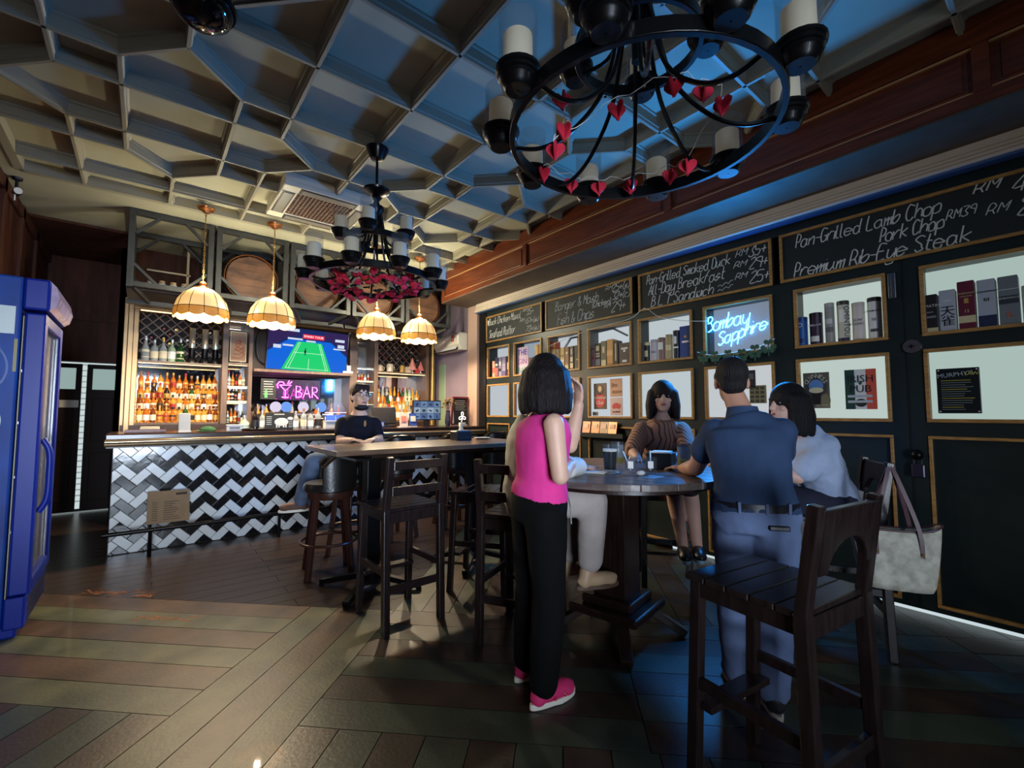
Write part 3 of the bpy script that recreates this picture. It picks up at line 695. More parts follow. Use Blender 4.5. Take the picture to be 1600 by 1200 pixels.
mb=MB(); mb.tube(ny([(1.50,1.745),(1.65,1.745),(1.575,1.665),(1.50,1.745)]),.0055,8); mb.tube(ny([(1.575,1.665),(1.575,1.575)]),.0055,8); mb.tube(ny([(1.53,1.57),(1.62,1.57)]),.0055,8)
mb.tube(ny([(1.48,1.70),(1.465,1.75),(1.49,1.79),(1.54,1.79),(1.56,1.76)]),.0055,8); mb.tube(ny([(1.62,1.76),(1.66,1.80)]),.005,8); mb.tube(ny([(1.60,1.765),(1.625,1.815)]),.005,8)
ob('cocktail_glass',mb,NP,nb,smooth=True)
ob('backing',MB().bb(1.45,2.06,.02,.026,1.53,1.83),mat('neon backing',(60,44,80),.3,alpha=.35),nb)
t=thing('drinks_list','dark chalk menu with a green bottle left of the pink neon','notice',(1.355,7.17,1.54)); ob('list_board',MB().bb(-.095,.095,0,.012,0,.29),M_board,t)
mb=MB()
for i in range(6): mb.bb(-.06,.07-.02*random.random(),-.002,0,.245-.035*i,.252-.035*i)
ob('list_writing',mb,M_chalk,t,kind='stuff'); ob('list_bottle',MB().prism([(-.045,.02),(-.01,.02),(-.01,.09),(-.02,.12),(-.02,.15),(-.035,.15),(-.035,.12),(-.045,.09)],.002,(0,-.001,0),(1,0,0),(0,0,1)),mat('green print',(90,180,100),.5),t)

# ================================================================== ITEMS ON THE BAR TOP
BT=1.15
def on_bar(name,label,cat,x,y,rz=0,group=None): return thing(name,label,cat,(x,y,BT),rz,group)
t=on_bar('serving_tray','flat red brown tray on the left end of the bar','tray',.02,5.85); ob('tray_base',MB().bb(-.16,.16,-.1,.1,0,.012),M_beam,t,bevel=.004); ob('tray_rim',frame(MB(),-.1,.1,0,.0,.0) if 0 else MB().bb(-.16,.16,-.1,-.085,.012,.03).bb(-.16,.16,.085,.1,.012,.03).bb(-.16,-.145,-.085,.085,.012,.03).bb(.145,.16,-.085,.085,.012,.03),M_beam,t)
t=on_bar('folded_cloth','folded cream cloth lying on the red brown tray','cloth',.05,5.83); t.location.z=BT+.03; ob('cloth_body',MB().bb(-.08,.08,-.03,.03,0,.018),mat('cream cloth',(214,196,168),.9,bump=.3,bscale=40),t,bevel=.007,seg=3); ob('cloth_fold',MB().bb(-.075,.08,-.028,.03,.018,.03),mat('cream cloth',(214,196,168),.9),t,bevel=.006)
t=on_bar('menu_stand','upright grey menu card in a stand on the left of the bar','menu',.33,5.82,.15); ob('card',MB().box((0,0,.10),(.105,.012,.19),m=Matrix.Rotation(R(-8),3,'X')),mat('grey card',(150,156,160),.5),t,bevel=.006); ob('card_foot',MB().bb(-.055,.055,-.03,.03,0,.012),M_white,t)
t=on_bar('cap','dark green cloth cap lying on the bar','cap',.54,5.86); ob('crown',MB().ell((0,0,.015),(.075,.07,.04)),mat('green cloth',(36,80,48),.9,bump=.4,bscale=40),t,smooth=True); ob('brim',MB().lathe([(.02,.004),(.085,.004),(.085,.009),(.02,.012)],16,(-.03,-.02,0)),mat('green cloth',(36,80,48),.9),t)
t=on_bar('napkin_box','small white napkin box on the bar beside the cap','box',.78,5.84); ob('box_body',MB().bb(-.075,.075,-.04,.04,0,.06),M_white,t,bevel=.003); ob('box_flap',MB().bb(-.078,.078,-.043,.043,.06,.068),M_paper,t); ob('box_print',MB().bb(-.05,.05,-.0425,-.04,.02,.045),mat('grey print',(120,120,128),.6),t)
t=on_bar('drinks_tray','round black drinks tray in front of the left bottles','tray',1.02,5.80); ob('tray_plate',MB().lathe([(.002,0),(.17,0),(.185,.02),(.18,.022),(.165,.008),(.002,.008)],28),M_blackp,t,smooth=True); ob('tray_mat',MB().lathe([(.002,.009),(.15,.009),(.15,.011),(.002,.011)],24),mat('rubber mat',(40,38,38),.8),t)
for x,h,r,g_,k,c,lab in((.90,.17,.05,6,2,4,'stubby pale blue bottle on the bar left of the sheep board'),(1.01,.25,.04,4,0,0,'near black bottle on the bar left of the sheep board'),(1.08,.23,.032,5,0,4,'slim clear bottle on the bar against the sheep board')):
    bottle((x,6.0,BT),k,h,r,g_,1 if g_==4 else 2,c,lab,None)
t=on_bar('sheep_board','black chalkboard with a white sheep butcher chart on the bar','chalkboard',1.25,5.92,0); ob('slate',MB().bb(-.155,.155,0,.014,0,.20),M_board,t,bevel=.003)
mb=MB(); mb.ell((.02,-.002,.09),(.075,.002,.048)); mb.ell((.115,-.002,.13),(.032,.002,.018))
for x in(-.03,-.005,.045,.07): mb.bb(x-.007,x+.007,-.004,0,.025,.07)
ob('sheep',mb,M_chalk,t,smooth=True)
mb=MB()
for i in range(5): mb.bb(-.14,-.085,-.002,0,.06+.022*i,.066+.022*i); mb.bb(.10,.14,-.002,0,.03+.02*i,.035+.02*i)
mb.bb(-.06,.05,-.002,0,.175,.185); ob('chart_words',mb,M_chalk,t,kind='stuff')
for i,x in enumerate((1.43,1.52,1.60,1.69)):
    bottle((x,5.94,BT),0,(.22,.25,.23,.26)[i],.036,5,(2,0,2,1)[i],(4,3,0,4)[i],f'clear spirit bottle on the bar, {ORD[i]} to the right of the sheep board','clear bottles on the bar right of the sheep board')
t=on_bar('condiment_bin','white counter bin with red print on the bar','box',1.86,5.86); ob('bin_body',MB().bb(-.12,.12,-.05,.05,0,.09),M_white,t,bevel=.006); ob('bin_print',MB().bb(.0,.09,-.0515,-.05,.03,.07),mat('red print',(190,50,60),.6),t); ob('bin_rim',MB().bb(-.125,.125,-.055,.055,.09,.10),M_white,t)
t=on_bar('tap_tower','row of round lit beer tap badges over steel pipes','taps',1.5,6.22)
ob('pipe_bar',MB().tube([(-.33,0,.16),(.45,0,.16)],.03,12),M_steel,t,smooth=True)
for x in(-.25,.36): ob('pipe_post',MB().tube([(x,0,0),(x,0,.16)],.026,12),M_steel,t,smooth=True)
for i,x in enumerate((-.24,-.12,.08,.30)):
    ob('tap_badge',MB().lathe([(.003,-.035),(.062,-.035),(.066,-.02),(.062,.0),(.003,.0)],20,(x,0,.27),'Y'),glow('badge %d'%(i%2),(120,170,255) if i%2 else (235,225,250),.9),t,smooth=True)
    ob('tap_handle',MB().tube([(x,-.03,.17),(x,-.05,.205)],.012,8),M_black,t)
t=on_bar('juice_dome','clear domed drink cooler glowing blue behind the seated man','dispenser',1.98,6.18); ob('dome',MB().lathe([(.13,.02),(.13,.20),(.12,.25),(.09,.30),(.05,.325),(.003,.335)],24),mat('clear dome',(120,130,170),.06,alpha=.22,spec=1),t,smooth=True); ob('dome_juice',MB().lathe([(.003,.03),(.115,.03),(.115,.17),(.003,.17)],24),mat('blue juice',(60,110,230),.2,emit=(60,120,255),es=.5),t,smooth=True); ob('dome_rim',MB().lathe([(.131,.195),(.136,.195),(.136,.205),(.131,.205),(.131,.195)],24),mat('pale rim',(220,210,250),.3,emit=(190,160,255),es=.4),t,smooth=True); ob('dome_foot',MB().lathe([(.14,0),(.145,.02),(.13,.025)],24),M_steel,t,smooth=True)
t=on_bar('till','black till screen turned away on the right of the bar','till',2.60,6.05,-.1); ob('till_screen',MB().box((0,.02,.16),(.34,.03,.24),m=Matrix.Rotation(R(-14),3,'X')),M_blackp,t,bevel=.006); ob('till_stand',MB().bb(-.06,.06,.0,.12,0,.10),M_blackp,t); ob('till_base',MB().bb(-.16,.16,-.06,.16,0,.03),M_blackp,t,bevel=.005)
t=on_bar('blue_box','dark blue packet lying by the till','box',2.42,5.86); ob('packet_body',MB().bb(-.09,.09,-.03,.03,0,.085),mat('navy packet',(34,34,80),.5),t,bevel=.003); ob('packet_label',MB().bb(.03,.08,-.0315,-.03,.02,.07),mat('pale label',(150,160,200),.5),t)
for i,(x,c,c2,lab) in enumerate(((2.79,(225,190,176),(205,120,100),'pink card payment stand without its code on the bar'),(2.93,(40,70,150),(205,205,190),'blue payment stand with a pale panel on the bar'))):
    t=on_bar('payment_stand',lab,'stand',x,5.84,.05); ob('stand_card',MB().box((0,.0,.105),(.12-.01*i,.008,.19-.02*i),m=Matrix.Rotation(R(-8),3,'X')),mat('stand%d'%i,c,.5),t); ob('stand_panel',MB().box((0,-.008,.115),(.075,.006,.075),m=Matrix.Rotation(R(-8),3,'X')),mat('standp%d'%i,c2,.5),t); ob('stand_base',MB().bb(-.06,.06,-.03,.04,0,.012),M_white,t)
t=on_bar('security_monitor','monitor on the bar showing a grid of security camera pictures','monitor',3.24,6.0,.05); ob('bezel',MB().bb(-.235,.235,0,.03,.09,.38),M_blackp,t,bevel=.005); ob('screen_glass',MB().bb(-.225,.225,-.002,0,.10,.37),glow('cctv dark',(40,52,80),.6),t)
for i in range(4):
    for j in range(3):
        ob('camera_picture',MB().bb(-.222+.112*i,-.114+.112*i,-.004,-.002,.104+.089*j,.188+.089*j),glow('cctv tint %d'%((i*2+j)%4),((120,150,190),(170,190,215),(90,115,160),(140,165,185))[(i*2+j)%4],.75),t)
        ob('picture_shape',MB().box((-.17+.112*i,-.0045,.14+.089*j),(.05,.001,.02+.008*((i+j)%3)),m=Matrix.Rotation(.4*(i-j),3,'Y')),glow('cctv shape',(60,75,110),.6),t)
ob('monitor_stand',MB().bb(-.03,.03,.0,.05,.012,.1).bb(-.1,.1,-.06,.1,0,.012),M_blackp,t)
t=on_bar('a_board_menu','small red framed chalkboard standing at the right end of the bar','chalkboard',3.83,6.0,.12); tl=Matrix.Rotation(R(-6),3,'X')
ob('slate',MB().box((0,.02,.225),(.27,.012,.42),m=tl),M_board,t); mb=MB()
for a,b in(((-.145,.03),(-.145,.44)),((.145,.03),(.145,.44)),((-.145,.435),(.145,.435)),((-.145,.02),(.145,.02))): mb.bar((a[0],.045-(a[1])*.105+.02,a[1]),(b[0],.045-(b[1])*.105+.02,b[1]),.022,.022,(0,1,0))
ob('red_frame',mb,mat('dark red frame',(116,30,36),.5),t); mb=MB()
for i in range(6): mb.bb(-.11,.10-.05*random.random(),.003-.0,.006,.38-.028*i,.384-.028*i)
ob('chalk_words',mb,M_chalk,t,kind='stuff')
t=on_bar('clover_lamp','white neon clover on a little block in front of the red framed board','lamp',3.76,5.86,.1)
mb=MB()
for a in(90,210,330):
    pts=[]
    for k in range(13):
        th=R(-60+120*k/12); rr=.07*math.cos(1.5*th*.98); pts.append((rr*math.cos(R(a)+th*.75),0,.14+rr*math.sin(R(a)+th*.75)))
    mb.tube(pts,.006,6)
mb.tube([(0,0,.13),(-.015,0,.06)],.006,6); ob('clover_tube',mb,glow('white neon',(255,244,235),2.2),t); ob('clover_block',MB().bb(-.05,.05,-.025,.025,0,.05),M_paper,t,bevel=.003)
t=on_bar('dried_flowers','dark vase of dried brown flowers between monitor and chalkboard','plant',3.55,5.93)
ob('vase',MB().lathe([(.03,0),(.045,.05),(.04,.14),(.028,.2),(.034,.23)],14),mat('dark vase',(40,40,60),.2),t,smooth=True); mb=MB()
for i in range(26):
    a=random.uniform(0,6.28);e=random.uniform(.0,.12);p3=(e*math.cos(a),e*math.sin(a)*.7,.27+random.uniform(0,.15)); mb.ell(p3,(.02,.02,.018),nu=6,nv=4)
ob('flower_heads',mb,mat('dried flower',(120,92,62),.9,noise=.4,scale=30),t,kind='stuff'); mb=MB()
for i in range(9): mb.tube([(0,0,.2),(random.uniform(-.08,.08),random.uniform(-.05,.05),.36)],.003,4)
ob('stems',mb,mat('dry stem',(92,74,50),.9),t,kind='stuff')
t=on_bar('notice_card','small pale notice card on the lilac wall above the chalkboard','notice',0,0); t.location=(4.115,6.5,1.44); ob('card_face',MB().bb(0,.01,-.07,.07,0,.13),mat('pinkish card',(222,190,186),.7),t); ob('card_print',MB().bb(-.002,0,-.045,.045,.035,.095),mat('pink print',(206,150,150),.7),t)
# ================================================================== STEEL CAGES WITH BARRELS OVER THE BAR
def cage(x0,x1,n):
    labs=['leftmost steel cage over the bar holding glasses and no barrel','second steel cage from the left over the bar holding a barrel','third steel cage from the left over the bar holding a barrel','fourth steel cage from the left over the bar behind the hanging chandelier','rightmost steel cage over the bar beside the wall air conditioner']
    t=thing('steel_cage',labs[n],'frame',(x0,6.13,2.66),0,'steel cages hung over the bar'); W=x1-x0; H=.83; b=.055
    for nm,y in(('front_frame',0),('back_frame',.75)):
        mb=MB()
        for x in(b/2,W-b/2): mb.bar((x,y,0),(x,y,H),b,b)
        for z in(.035,H-.03): mb.bar((b,y,z),(W-b,y,z),b,b)
        for sx in(0,1):
            for sz in(0,1):
                xa=(b if not sx else W-b); d=1 if not sx else -1
                za=.05 if not sz else H-.05; e=1 if not sz else -1
                mb.bar((xa,y,za+e*.20),(xa+d*.20,y,za),.03,.035,(0,1,0))
        ob(nm,mb,M_truss,t,bevel=.003)
    for x in(b/2,W-b/2):
        for z in(.035,H-.03): ob('side_rail',MB().bar((x,0,z),(x,.75,z),.045,.045),M_truss,t)
    ob('cage_shelf',MB().bb(0,W,.1,.75,.0,.03),M_bbd,t)
    ob('lower_rail',MB().bar((0,.28,-.10),(W,.28,-.10),.045,.045),M_truss,t)
    for xa,xb in((.06,.20),(W-.06,W-.20)): ob('lower_strut',MB().bar((xa,0,0),(xb,.28,-.1),.03,.04),M_truss,t)
for n,(a,b) in enumerate(((-.2,.55),(.575,1.335),(1.36,2.12),(2.145,2.905),(2.93,3.69))): cage(a,b,n)
M_cask=mat('cask wood',(92,58,40),.55,noise=.55,rgb2=(54,34,24),scale=2.6,stretch=(3,.6,1)); M_head=mat('cask head',(118,80,56),.6,noise=.6,rgb2=(72,48,34),scale=3.2,stretch=(1.2,1,2.2))
for i,(x,lab) in enumerate(((.975,'wooden cask lying in the second cage above the second pendant lamp'),(1.76,'wooden cask lying in the third cage above the television'),(2.53,'wooden cask lying in the fourth cage half hidden by the chandelier'),(3.33,'wooden cask lying in the rightmost cage above the last pendant lamp'))):
    t=thing('wooden_cask',lab,'barrel',(x,6.33,3.005),0,'casks above the bar')
    P=[(.285,.0),(.305,.12),(.315,.3),(.305,.48),(.285,.6)]
    for k in range(16):
        a0=2*PI*k/16+.012; n_=3
        vs=[];fs=[]
        for r,h in P:
            for j in range(n_+1):
                A=a0+(2*PI/16-.024)*j/n_; vs.append((r*math.cos(A),h,r*math.sin(A)))
        for i_ in range(len(P)-1):
            for j in range(n_): q0=i_*(n_+1)+j; fs.append((q0,q0+1,q0+n_+2,q0+n_+1))
        ob('stave',MB().add(vs,fs),M_cask,t,smooth=True)
    ob('cask_body',MB().lathe([(.27,.01),(.296,.12),(.306,.3),(.296,.48),(.27,.59)],24,axis='Y'),M_bbd,t,smooth=True)
    for k in range(6):
        z0=-.276+.092*k; z1=z0+.09; zz=max(abs(z0),abs(z1)); 
        def xr(z): return math.sqrt(max(0,.276**2-z*z))
        ob('head_board',MB().prism([(-xr(z0),z0),(xr(z0),z0),(xr((z0+z1)/2),(z0+z1)/2),(xr(z1),z1),(-xr(z1),z1),(-xr((z0+z1)/2),(z0+z1)/2)],.012,(0,.03,0),(1,0,0),(0,0,1)),M_head,t)
    for y,r in((.02,.293),(.13,.311),(.47,.311),(.58,.293)): ob('hoop',MB().lathe([(r-.004,y-.02),(r+.003,y-.02),(r+.005,y+.02),(r-.004,y+.02)],28,axis='Y'),M_copper if y<.1 else M_black,t,smooth=True)
# glasses and jars in the first cage
for i in range(5):
    t=thing('jar',f'small jar on the floor of the leftmost cage, {ORD[i]} from the left','jar',(.0+.10*i,6.33,2.69),0,'jars in the leftmost cage')
    ob('jar_body',MB().lathe([(.003,0),(.035,0),(.035,.09),(.025,.10)],12),mat('jar glass',(170,165,150),.15,trans=.3),t,smooth=True); ob('jar_lid',MB().lathe([(.003,.12),(.028,.12),(.028,.10)],12),CP[3],t,smooth=True)
t=thing('window_lattice','pale thin window bars seen through the leftmost cage','frame',(.36,6.95,2.75)); ob('upright_bar',MB().bar((0,0,0),(0,0,.66),.025,.02),mat('pale bar',(170,150,120),.5),t); ob('cross_bar',MB().bar((-.4,0,.32),(.03,0,.32),.02,.02),mat('pale bar',(170,150,120),.5),t)

# ================================================================== PENDANT LAMPS
M_cream=mat('cream capiz',(240,214,160),.35,emit=(255,196,110),es=.72,noise=.2,scale=6)
M_amber=mat('amber capiz',(214,150,70),.35,emit=(240,150,58),es=.42,noise=.3,scale=7)
M_lead=mat('lamp leading',(70,50,34),.4,.7)
def pendant(name=None):
    t=thing('pendant_lamp','','lamp',(0,0,2.34),0,'domed shell pendant lamps over the bar')
    Rr=.24; N=12
    pr=[(.035,.30),(.10,.285),(.165,.235),(.212,.165),(Rr,.075)]
    for k in range(N):
        a0=2*PI*k/N; vs=[];fs=[]
        for r,h in pr:
            for j in range(4): A=a0+2*PI/N*j/3; vs.append((r*math.cos(A),r*math.sin(A),h))
        for i in range(4):
            for j in range(3): q0=i*4+j; fs.append((q0,q0+4,q0+5,q0+1))
        ob('shade_panel',MB().add(vs,fs),M_cream,t,smooth=True)
        vs=[];fs=[]
        for i,r in enumerate((Rr,Rr+.006,Rr+.004)):
            for j in range(7):
                A=a0+2*PI/N*j/6; z=(.073,.03,-.0)[i]-(.022*math.sin(PI*j/6) if i==2 else 0); vs.append((r*math.cos(A),r*math.sin(A),z))
        for i in range(2):
            for j in range(6): q0=i*7+j; fs.append((q0,q0+7,q0+8,q0+1))
        ob('skirt_panel',MB().add(vs,fs),M_amber,t,smooth=True)
    mb=MB()
    for k in range(N):
        A=2*PI*k/N; mb.tube([(r*math.cos(A)*1.006,r*math.sin(A)*1.006,h) for r,h in pr]+[(Rr*1.02*math.cos(A),Rr*1.02*math.sin(A),.0)],.0032,5)
    for z,r in((.075,Rr+.002),): mb.tube([(r*math.cos(2*PI*k/36),r*math.sin(2*PI*k/36),z) for k in range(36)],.0035,5,True)
    ob('leading',mb,M_lead,t)
    ob('shade_cap',MB().lathe([(.055,.29),(.06,.30),(.05,.315),(.02,.32),(.03,.335),(.035,.35),(.02,.37),(.003,.375)],16),M_copper,t,smooth=True)
    mb=MB(); L=1.15-.375
    for i in range(24):
        z=.375+(L-.05)*(i+.5)/24; h=(L-.05)/24*.72; mb.tube([((.007*math.cos(u) if i%2 else 0),(0 if i%2 else .007*math.cos(u)),z+h*math.sin(u)) for u in [2*PI*j/8 for j in range(8)]],.0025,4,True)
    ob('chain',mb,M_brass,t)
    ob('canopy',MB().lathe([(.003,1.10),(.03,1.105),(.035,1.12),(.07,1.135),(.08,1.155),(.08,1.162)],20),M_copper,t,smooth=True)
    ob('bulb',MB().ell((0,0,.13),(.035,.035,.045)),glow('warm bulb',(255,190,105),26),t,smooth=True)
    return t
pd=pendant(); PX=(.425,1.08,2.30,2.91); PL=('leftmost domed shell pendant lamp over the end of the bar','second domed shell pendant lamp left of the television','third domed shell pendant lamp right of the television','rightmost domed shell pendant lamp beside the wall air conditioner')
for i,x in enumerate(PX):
    o=pd if i==0 else dup(pd,(x,5.65,2.34))
    o.location=(x,5.65,2.34); o['label']=PL[i]
    lamp('pendant_bulb','POINT',(x,5.65,2.38),112,(1,.80,.53),shadow_soft_size=.025)
    lamp('pendant_uplight','POINT',(x,5.60,2.76),(19,25,36,38)[i],(1,.96,.70),shadow_soft_size=.03)  # added point lamp without a source, brightens the ceiling above each pendant

# ================================================================== AIR CONDITIONERS
t=thing('ceiling_air_conditioner','square white ceiling air conditioner with a brown grille','air conditioner',(1.34,4.88,3.48))
mb=MB(); mb.bb(-.42,.42,-.42,-.27,-.03,.02); mb.bb(-.42,.42,.27,.42,-.03,.02); mb.bb(-.42,-.27,-.27,.27,-.03,.02); mb.bb(.27,.42,-.27,.27,-.03,.02)
M_acw=mat('ivory plastic',(214,204,184),.45)
ob('panel_frame',mb,M_acw,t,bevel=.012)
ob('cassette_body',MB().bb(-.41,.41,-.41,.41,.02,.1),M_acw,t)
ob('grille_back',MB().bb(-.27,.27,-.27,.27,-.012,.0),mat('grille dark',(58,40,34),.6),t)
mb=MB()
for k in range(16): mb.bb(-.27+.036*k-.004,-.27+.036*k+.004,-.27,.27,-.022,-.012)
for k in range(12): mb.bb(-.27,.27,-.264+.048*k-.003,-.264+.048*k+.003,-.022,-.012)
ob('grille_mesh',mb,mat('grille brown',(150,116,92),.5),t,kind='stuff')
for a in range(4):
    m=Matrix.Rotation(PI/2*a,3,'Z'); ob('air_flap',MB().box(m@Vector((0,.345,-.034)),(.5,.085,.008),m=m),mat('flap grey',(120,112,102),.4),t,bevel=.003); ob('flap_slot',MB().box(m@Vector((0,.345,-.031)),(.54,.11,.004),m=m),M_blackp,t)
t=thing('wall_air_conditioner','white wall air conditioner on the lilac wall by the bar','air conditioner',(4.13,6.68,2.52))
ob('ac_body',MB().prism([(0,-.14),(-.13,-.14),(-.19,-.05),(-.20,.10),(-.17,.15),(0,.15)],.80,(0,.40,0),(1,0,0),(0,0,1)),mat('warm white plastic',(226,216,200),.4),t,bevel=.014,seg=3)
ob('air_slot',MB().box((-.162,0,-.097),(.10,.68,.018),m=Matrix.Rotation(R(-56),3,'Y')),M_blackp,t)
ob('air_louvre',MB().box((-.178,0,-.092),(.08,.66,.006),m=Matrix.Rotation(R(-62),3,'Y')),M_white,t)
ob('red_sticker',MB().box((-.1985,-.24,.06),(.006,.07,.11)),mat('red sticker',(206,70,60),.6),t); ob('sticker_panel',MB().box((-.2005,-.24,.05),(.006,.04,.03)),M_paper,t)

# ================================================================== CEILING FAN AND CAMERA
t=thing('ceiling_dome','glossy black dome hanging from the dark ceiling panel at the top','fixture',(.125,2.225,2.99))
ob('dome',MB().lathe([(.003,-.02),(.06,-.012),(.10,.02),(.118,.07),(.11,.11),(.07,.14),(.03,.15),(.03,.47)],32),mat('glossy black',(14,13,15),.08,.3,coat=.6),t,smooth=True)
ob('dome_collar',MB().lathe([(.119,.062),(.123,.062),(.123,.082),(.119,.082),(.119,.062)],32),M_black,t,smooth=True)
ob('ceiling_plate',MB().lathe([(.003,.47),(.07,.47),(.075,.495),(.003,.498)],24),M_black,t,smooth=True)
t=thing('security_camera','small dark security camera with a white lens ring high on the left wall','camera',(-.99,5.95,3.36)); ob('camera_body',MB().tube([(0,.06,0),(.03,-.07,-.02)],.03,12),M_blackp,t,smooth=True); ob('lens_ring',MB().tube([(.031,-.072,-.0205),(.033,-.082,-.022)],.028,12),M_white,t,smooth=True); ob('camera_mount',MB().lathe([(.04,.14),(.035,.12),(.012,.11),(.012,0)],12,(0,.05,0)),M_blackp,t,smooth=True); ob('camera_aerial',MB().tube([(0,.0,-.09),(0,.0,-.03)],.006,6),M_white,t)

# ================================================================== CANDLE CHANDELIERS
M_wax=mat('wax candle',(226,216,190),.6,noise=.1,scale=10,emit=(226,210,180),es=.08)  # slight emission added so the wax looks brighter
M_iron=mat('black iron',(14,14,16),.3,.4,coat=.2)
M_cg=mat('candle glass',(120,125,130),.05,alpha=.13,spec=1)
def chandelier(loc,lab,rot):
    t=thing('candle_chandelier',lab,'chandelier',loc,rot,'two tier candle chandeliers')
    def ring(r,z,h,th): return MB().lathe([(r-th,z),(r+th,z),(r+th,z+h),(r-th,z+h),(r-th,z)],48)
    ob('lower_ring',ring(.47,0,.05,.010),M_iron,t,smooth=True,bevel=.003)
    ob('upper_ring',ring(.225,.33,.045,.009),M_iron,t,smooth=True,bevel=.003)
    ob('stem',MB().lathe([(.003,.30),(.02,.30),(.02,.42),(.045,.44),(.045,.58),(.06,.60),(.06,.635),(.03,.65),(.02,.68),(.045,.71),(.03,.73),(.10,.76),(.105,.775),(.02,.80),(.011,.81),(.011,1.02),(.05,1.03),(.085,1.10),(.09,1.12),(.003,1.12)],20),M_iron,t,smooth=True)
    for k in range(8):
        a=2*PI*(k+.5)/8; c,s=math.cos(a),math.sin(a)
        ob('lower_arm',MB().tube([(c*r,s*r,z) for r,z in crom([(.035,.60),(.07,.42),(.13,.20),(.25,.06),(.36,.01),(.462,.02)],5)],.0085,7),M_iron,t,smooth=True)
    for k in range(4):
        a=2*PI*k/4; c,s=math.cos(a),math.sin(a)
        ob('upper_arm',MB().tube([(c*r,s*r,z) for r,z in crom([(.03,.62),(.06,.45),(.12,.36),(.218,.35)],4)],.008,7),M_iron,t,smooth=True)
    cup=None
    def place(r,z,n,off):
        for k in range(n):
            a=2*PI*(k+off)/n; x,y=r*math.cos(a),r*math.sin(a)
            c=ob('candle_cup',MB().lathe([(.003,-.032),(.040,-.032),(.050,-.022),(.056,-.004),(.060,.0),(.060,.008),(.066,.012),(.066,.022),(.072,.027),(.072,.038),(.003,.038)],20,(0,0,0)),M_iron,t,smooth=True,loc=(x,y,z))
            ob('glass_cylinder',MB().lathe([(.062,.04),(.062,.205),(.059,.205),(.059,.04)],20),M_cg,c,smooth=True)
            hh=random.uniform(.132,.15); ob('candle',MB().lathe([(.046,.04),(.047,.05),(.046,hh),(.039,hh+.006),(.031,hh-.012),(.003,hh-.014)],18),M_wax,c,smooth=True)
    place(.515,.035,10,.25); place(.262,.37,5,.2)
    return t
chandelier((1.385,.97,2.36),'large candle chandelier hanging nearest the camera with red paper hearts','' or .3)
chandelier((1.385,3.45,2.36),'smaller looking candle chandelier hanging near the bar with red petals','' or .1)
def heart3(c,sz,n,rz,tilt):
    pts=[]
    for k in range(18):
        a=2*PI*k/18; x=16*math.sin(a)**3; y=13*math.cos(a)-5*math.cos(2*a)-2*math.cos(3*a)-math.cos(4*a); pts.append((x/16*sz,y/16*sz))
    m=Matrix.Rotation(rz,3,'Z')@Matrix.Rotation(tilt,3,'X')
    v=MB().prism(pts,.006,(0,.003,0),(1,0,0),(0,0,1)); v2=MB().prism(pts,.006,(0,.003,0),(0,1,0),(0,0,1))
    return MB().add([m@Vector(p)+Vector(c) for p in v.v],v.f).add([m@Vector(p)+Vector(c) for p in v2.v],v2.f)
t=thing('heart_garland','string of red folded paper hearts looped through the nearest chandelier','garland',(1.385,.97,2.36))
HP=[(-.34,.29,.03),(-.30,.17,.05),(-.23,.13,.0),(-.27,.09,-.06),(-.13,.04,.05),(.02,-.10,.10),(.06,-.18,.08),(.12,-.22,.06),(.25,-.10,-.02),(.33,.08,-.0),(.33,.22,.01),(.24,.32,.01),(.13,.40,.01),(.02,.45,.01)]
HP=[(-.36,.20,.02),(-.30,.10,.07),(-.25,.14,.0),(-.27,.16,-.07),(-.12,.0,.06),(-.02,-.16,.10),(.06,-.22,.08),(.13,-.25,.05),(.30,-.02,-.01),(.36,.10,.02),(.30,.26,.02),(.20,.36,.02),(.08,.42,.02),(-.08,.43,.02)]
for i,p in enumerate(HP[1:]): ob('paper_heart',heart3(p,.036,0,.6*i-.6,.1*((i%3)-1)),M_red,t)
mb=MB(); mb.tube([(x,y,z+.045+.012*math.sin(i*1.7)) for i,(x,y,z) in enumerate(crom(HP,5))],.0016,4); ob('string',mb,M_paper,t)
t=thing('petal_wreath','red petal and heart wreath hung under the chandelier near the bar','garland',(1.385,3.45,2.36))
mb=MB()
for k in range(90):
    a=2*PI*k/90; r=.30+random.uniform(-.05,.05); c=(r*math.cos(a),r*math.sin(a),-.02+random.uniform(-.045,.04)); m=Matrix.Rotation(random.uniform(0,6),3,'Z')@Matrix.Rotation(random.uniform(-1,1),3,'X')
    mb.ell(c,(.034,.026,.012),m,7,4)
ob('petals',mb,M_red,t,kind='stuff')
mb=MB()
for k in range(70):
    a=2*PI*k/70; r=.28+random.uniform(-.06,.04); c=(r*math.cos(a),r*math.sin(a),.02+random.uniform(-.03,.06)); m=Matrix.Rotation(random.uniform(0,6),3,'Z')@Matrix.Rotation(random.uniform(-1,1),3,'X')
    mb.ell(c,(.03,.008,.01),m,6,4)
ob('leaves',mb,mat('dark leaves',(28,44,34),.6),t,kind='stuff')
for i in range(7): ob('paper_heart',heart3((.34*math.cos(.9*i+3.4),.34*math.sin(.9*i+3.4),.03-.02*(i%2)),.036,0,.5*i,0),M_red,t)
ob('wire_bundle',MB().tube(crom([(-.22+.05*math.sin(i*2.1),-.20+.02*i*.3,.03+.015*math.cos(i*3)) for i in range(12)],3),.004,4),M_paper,t)
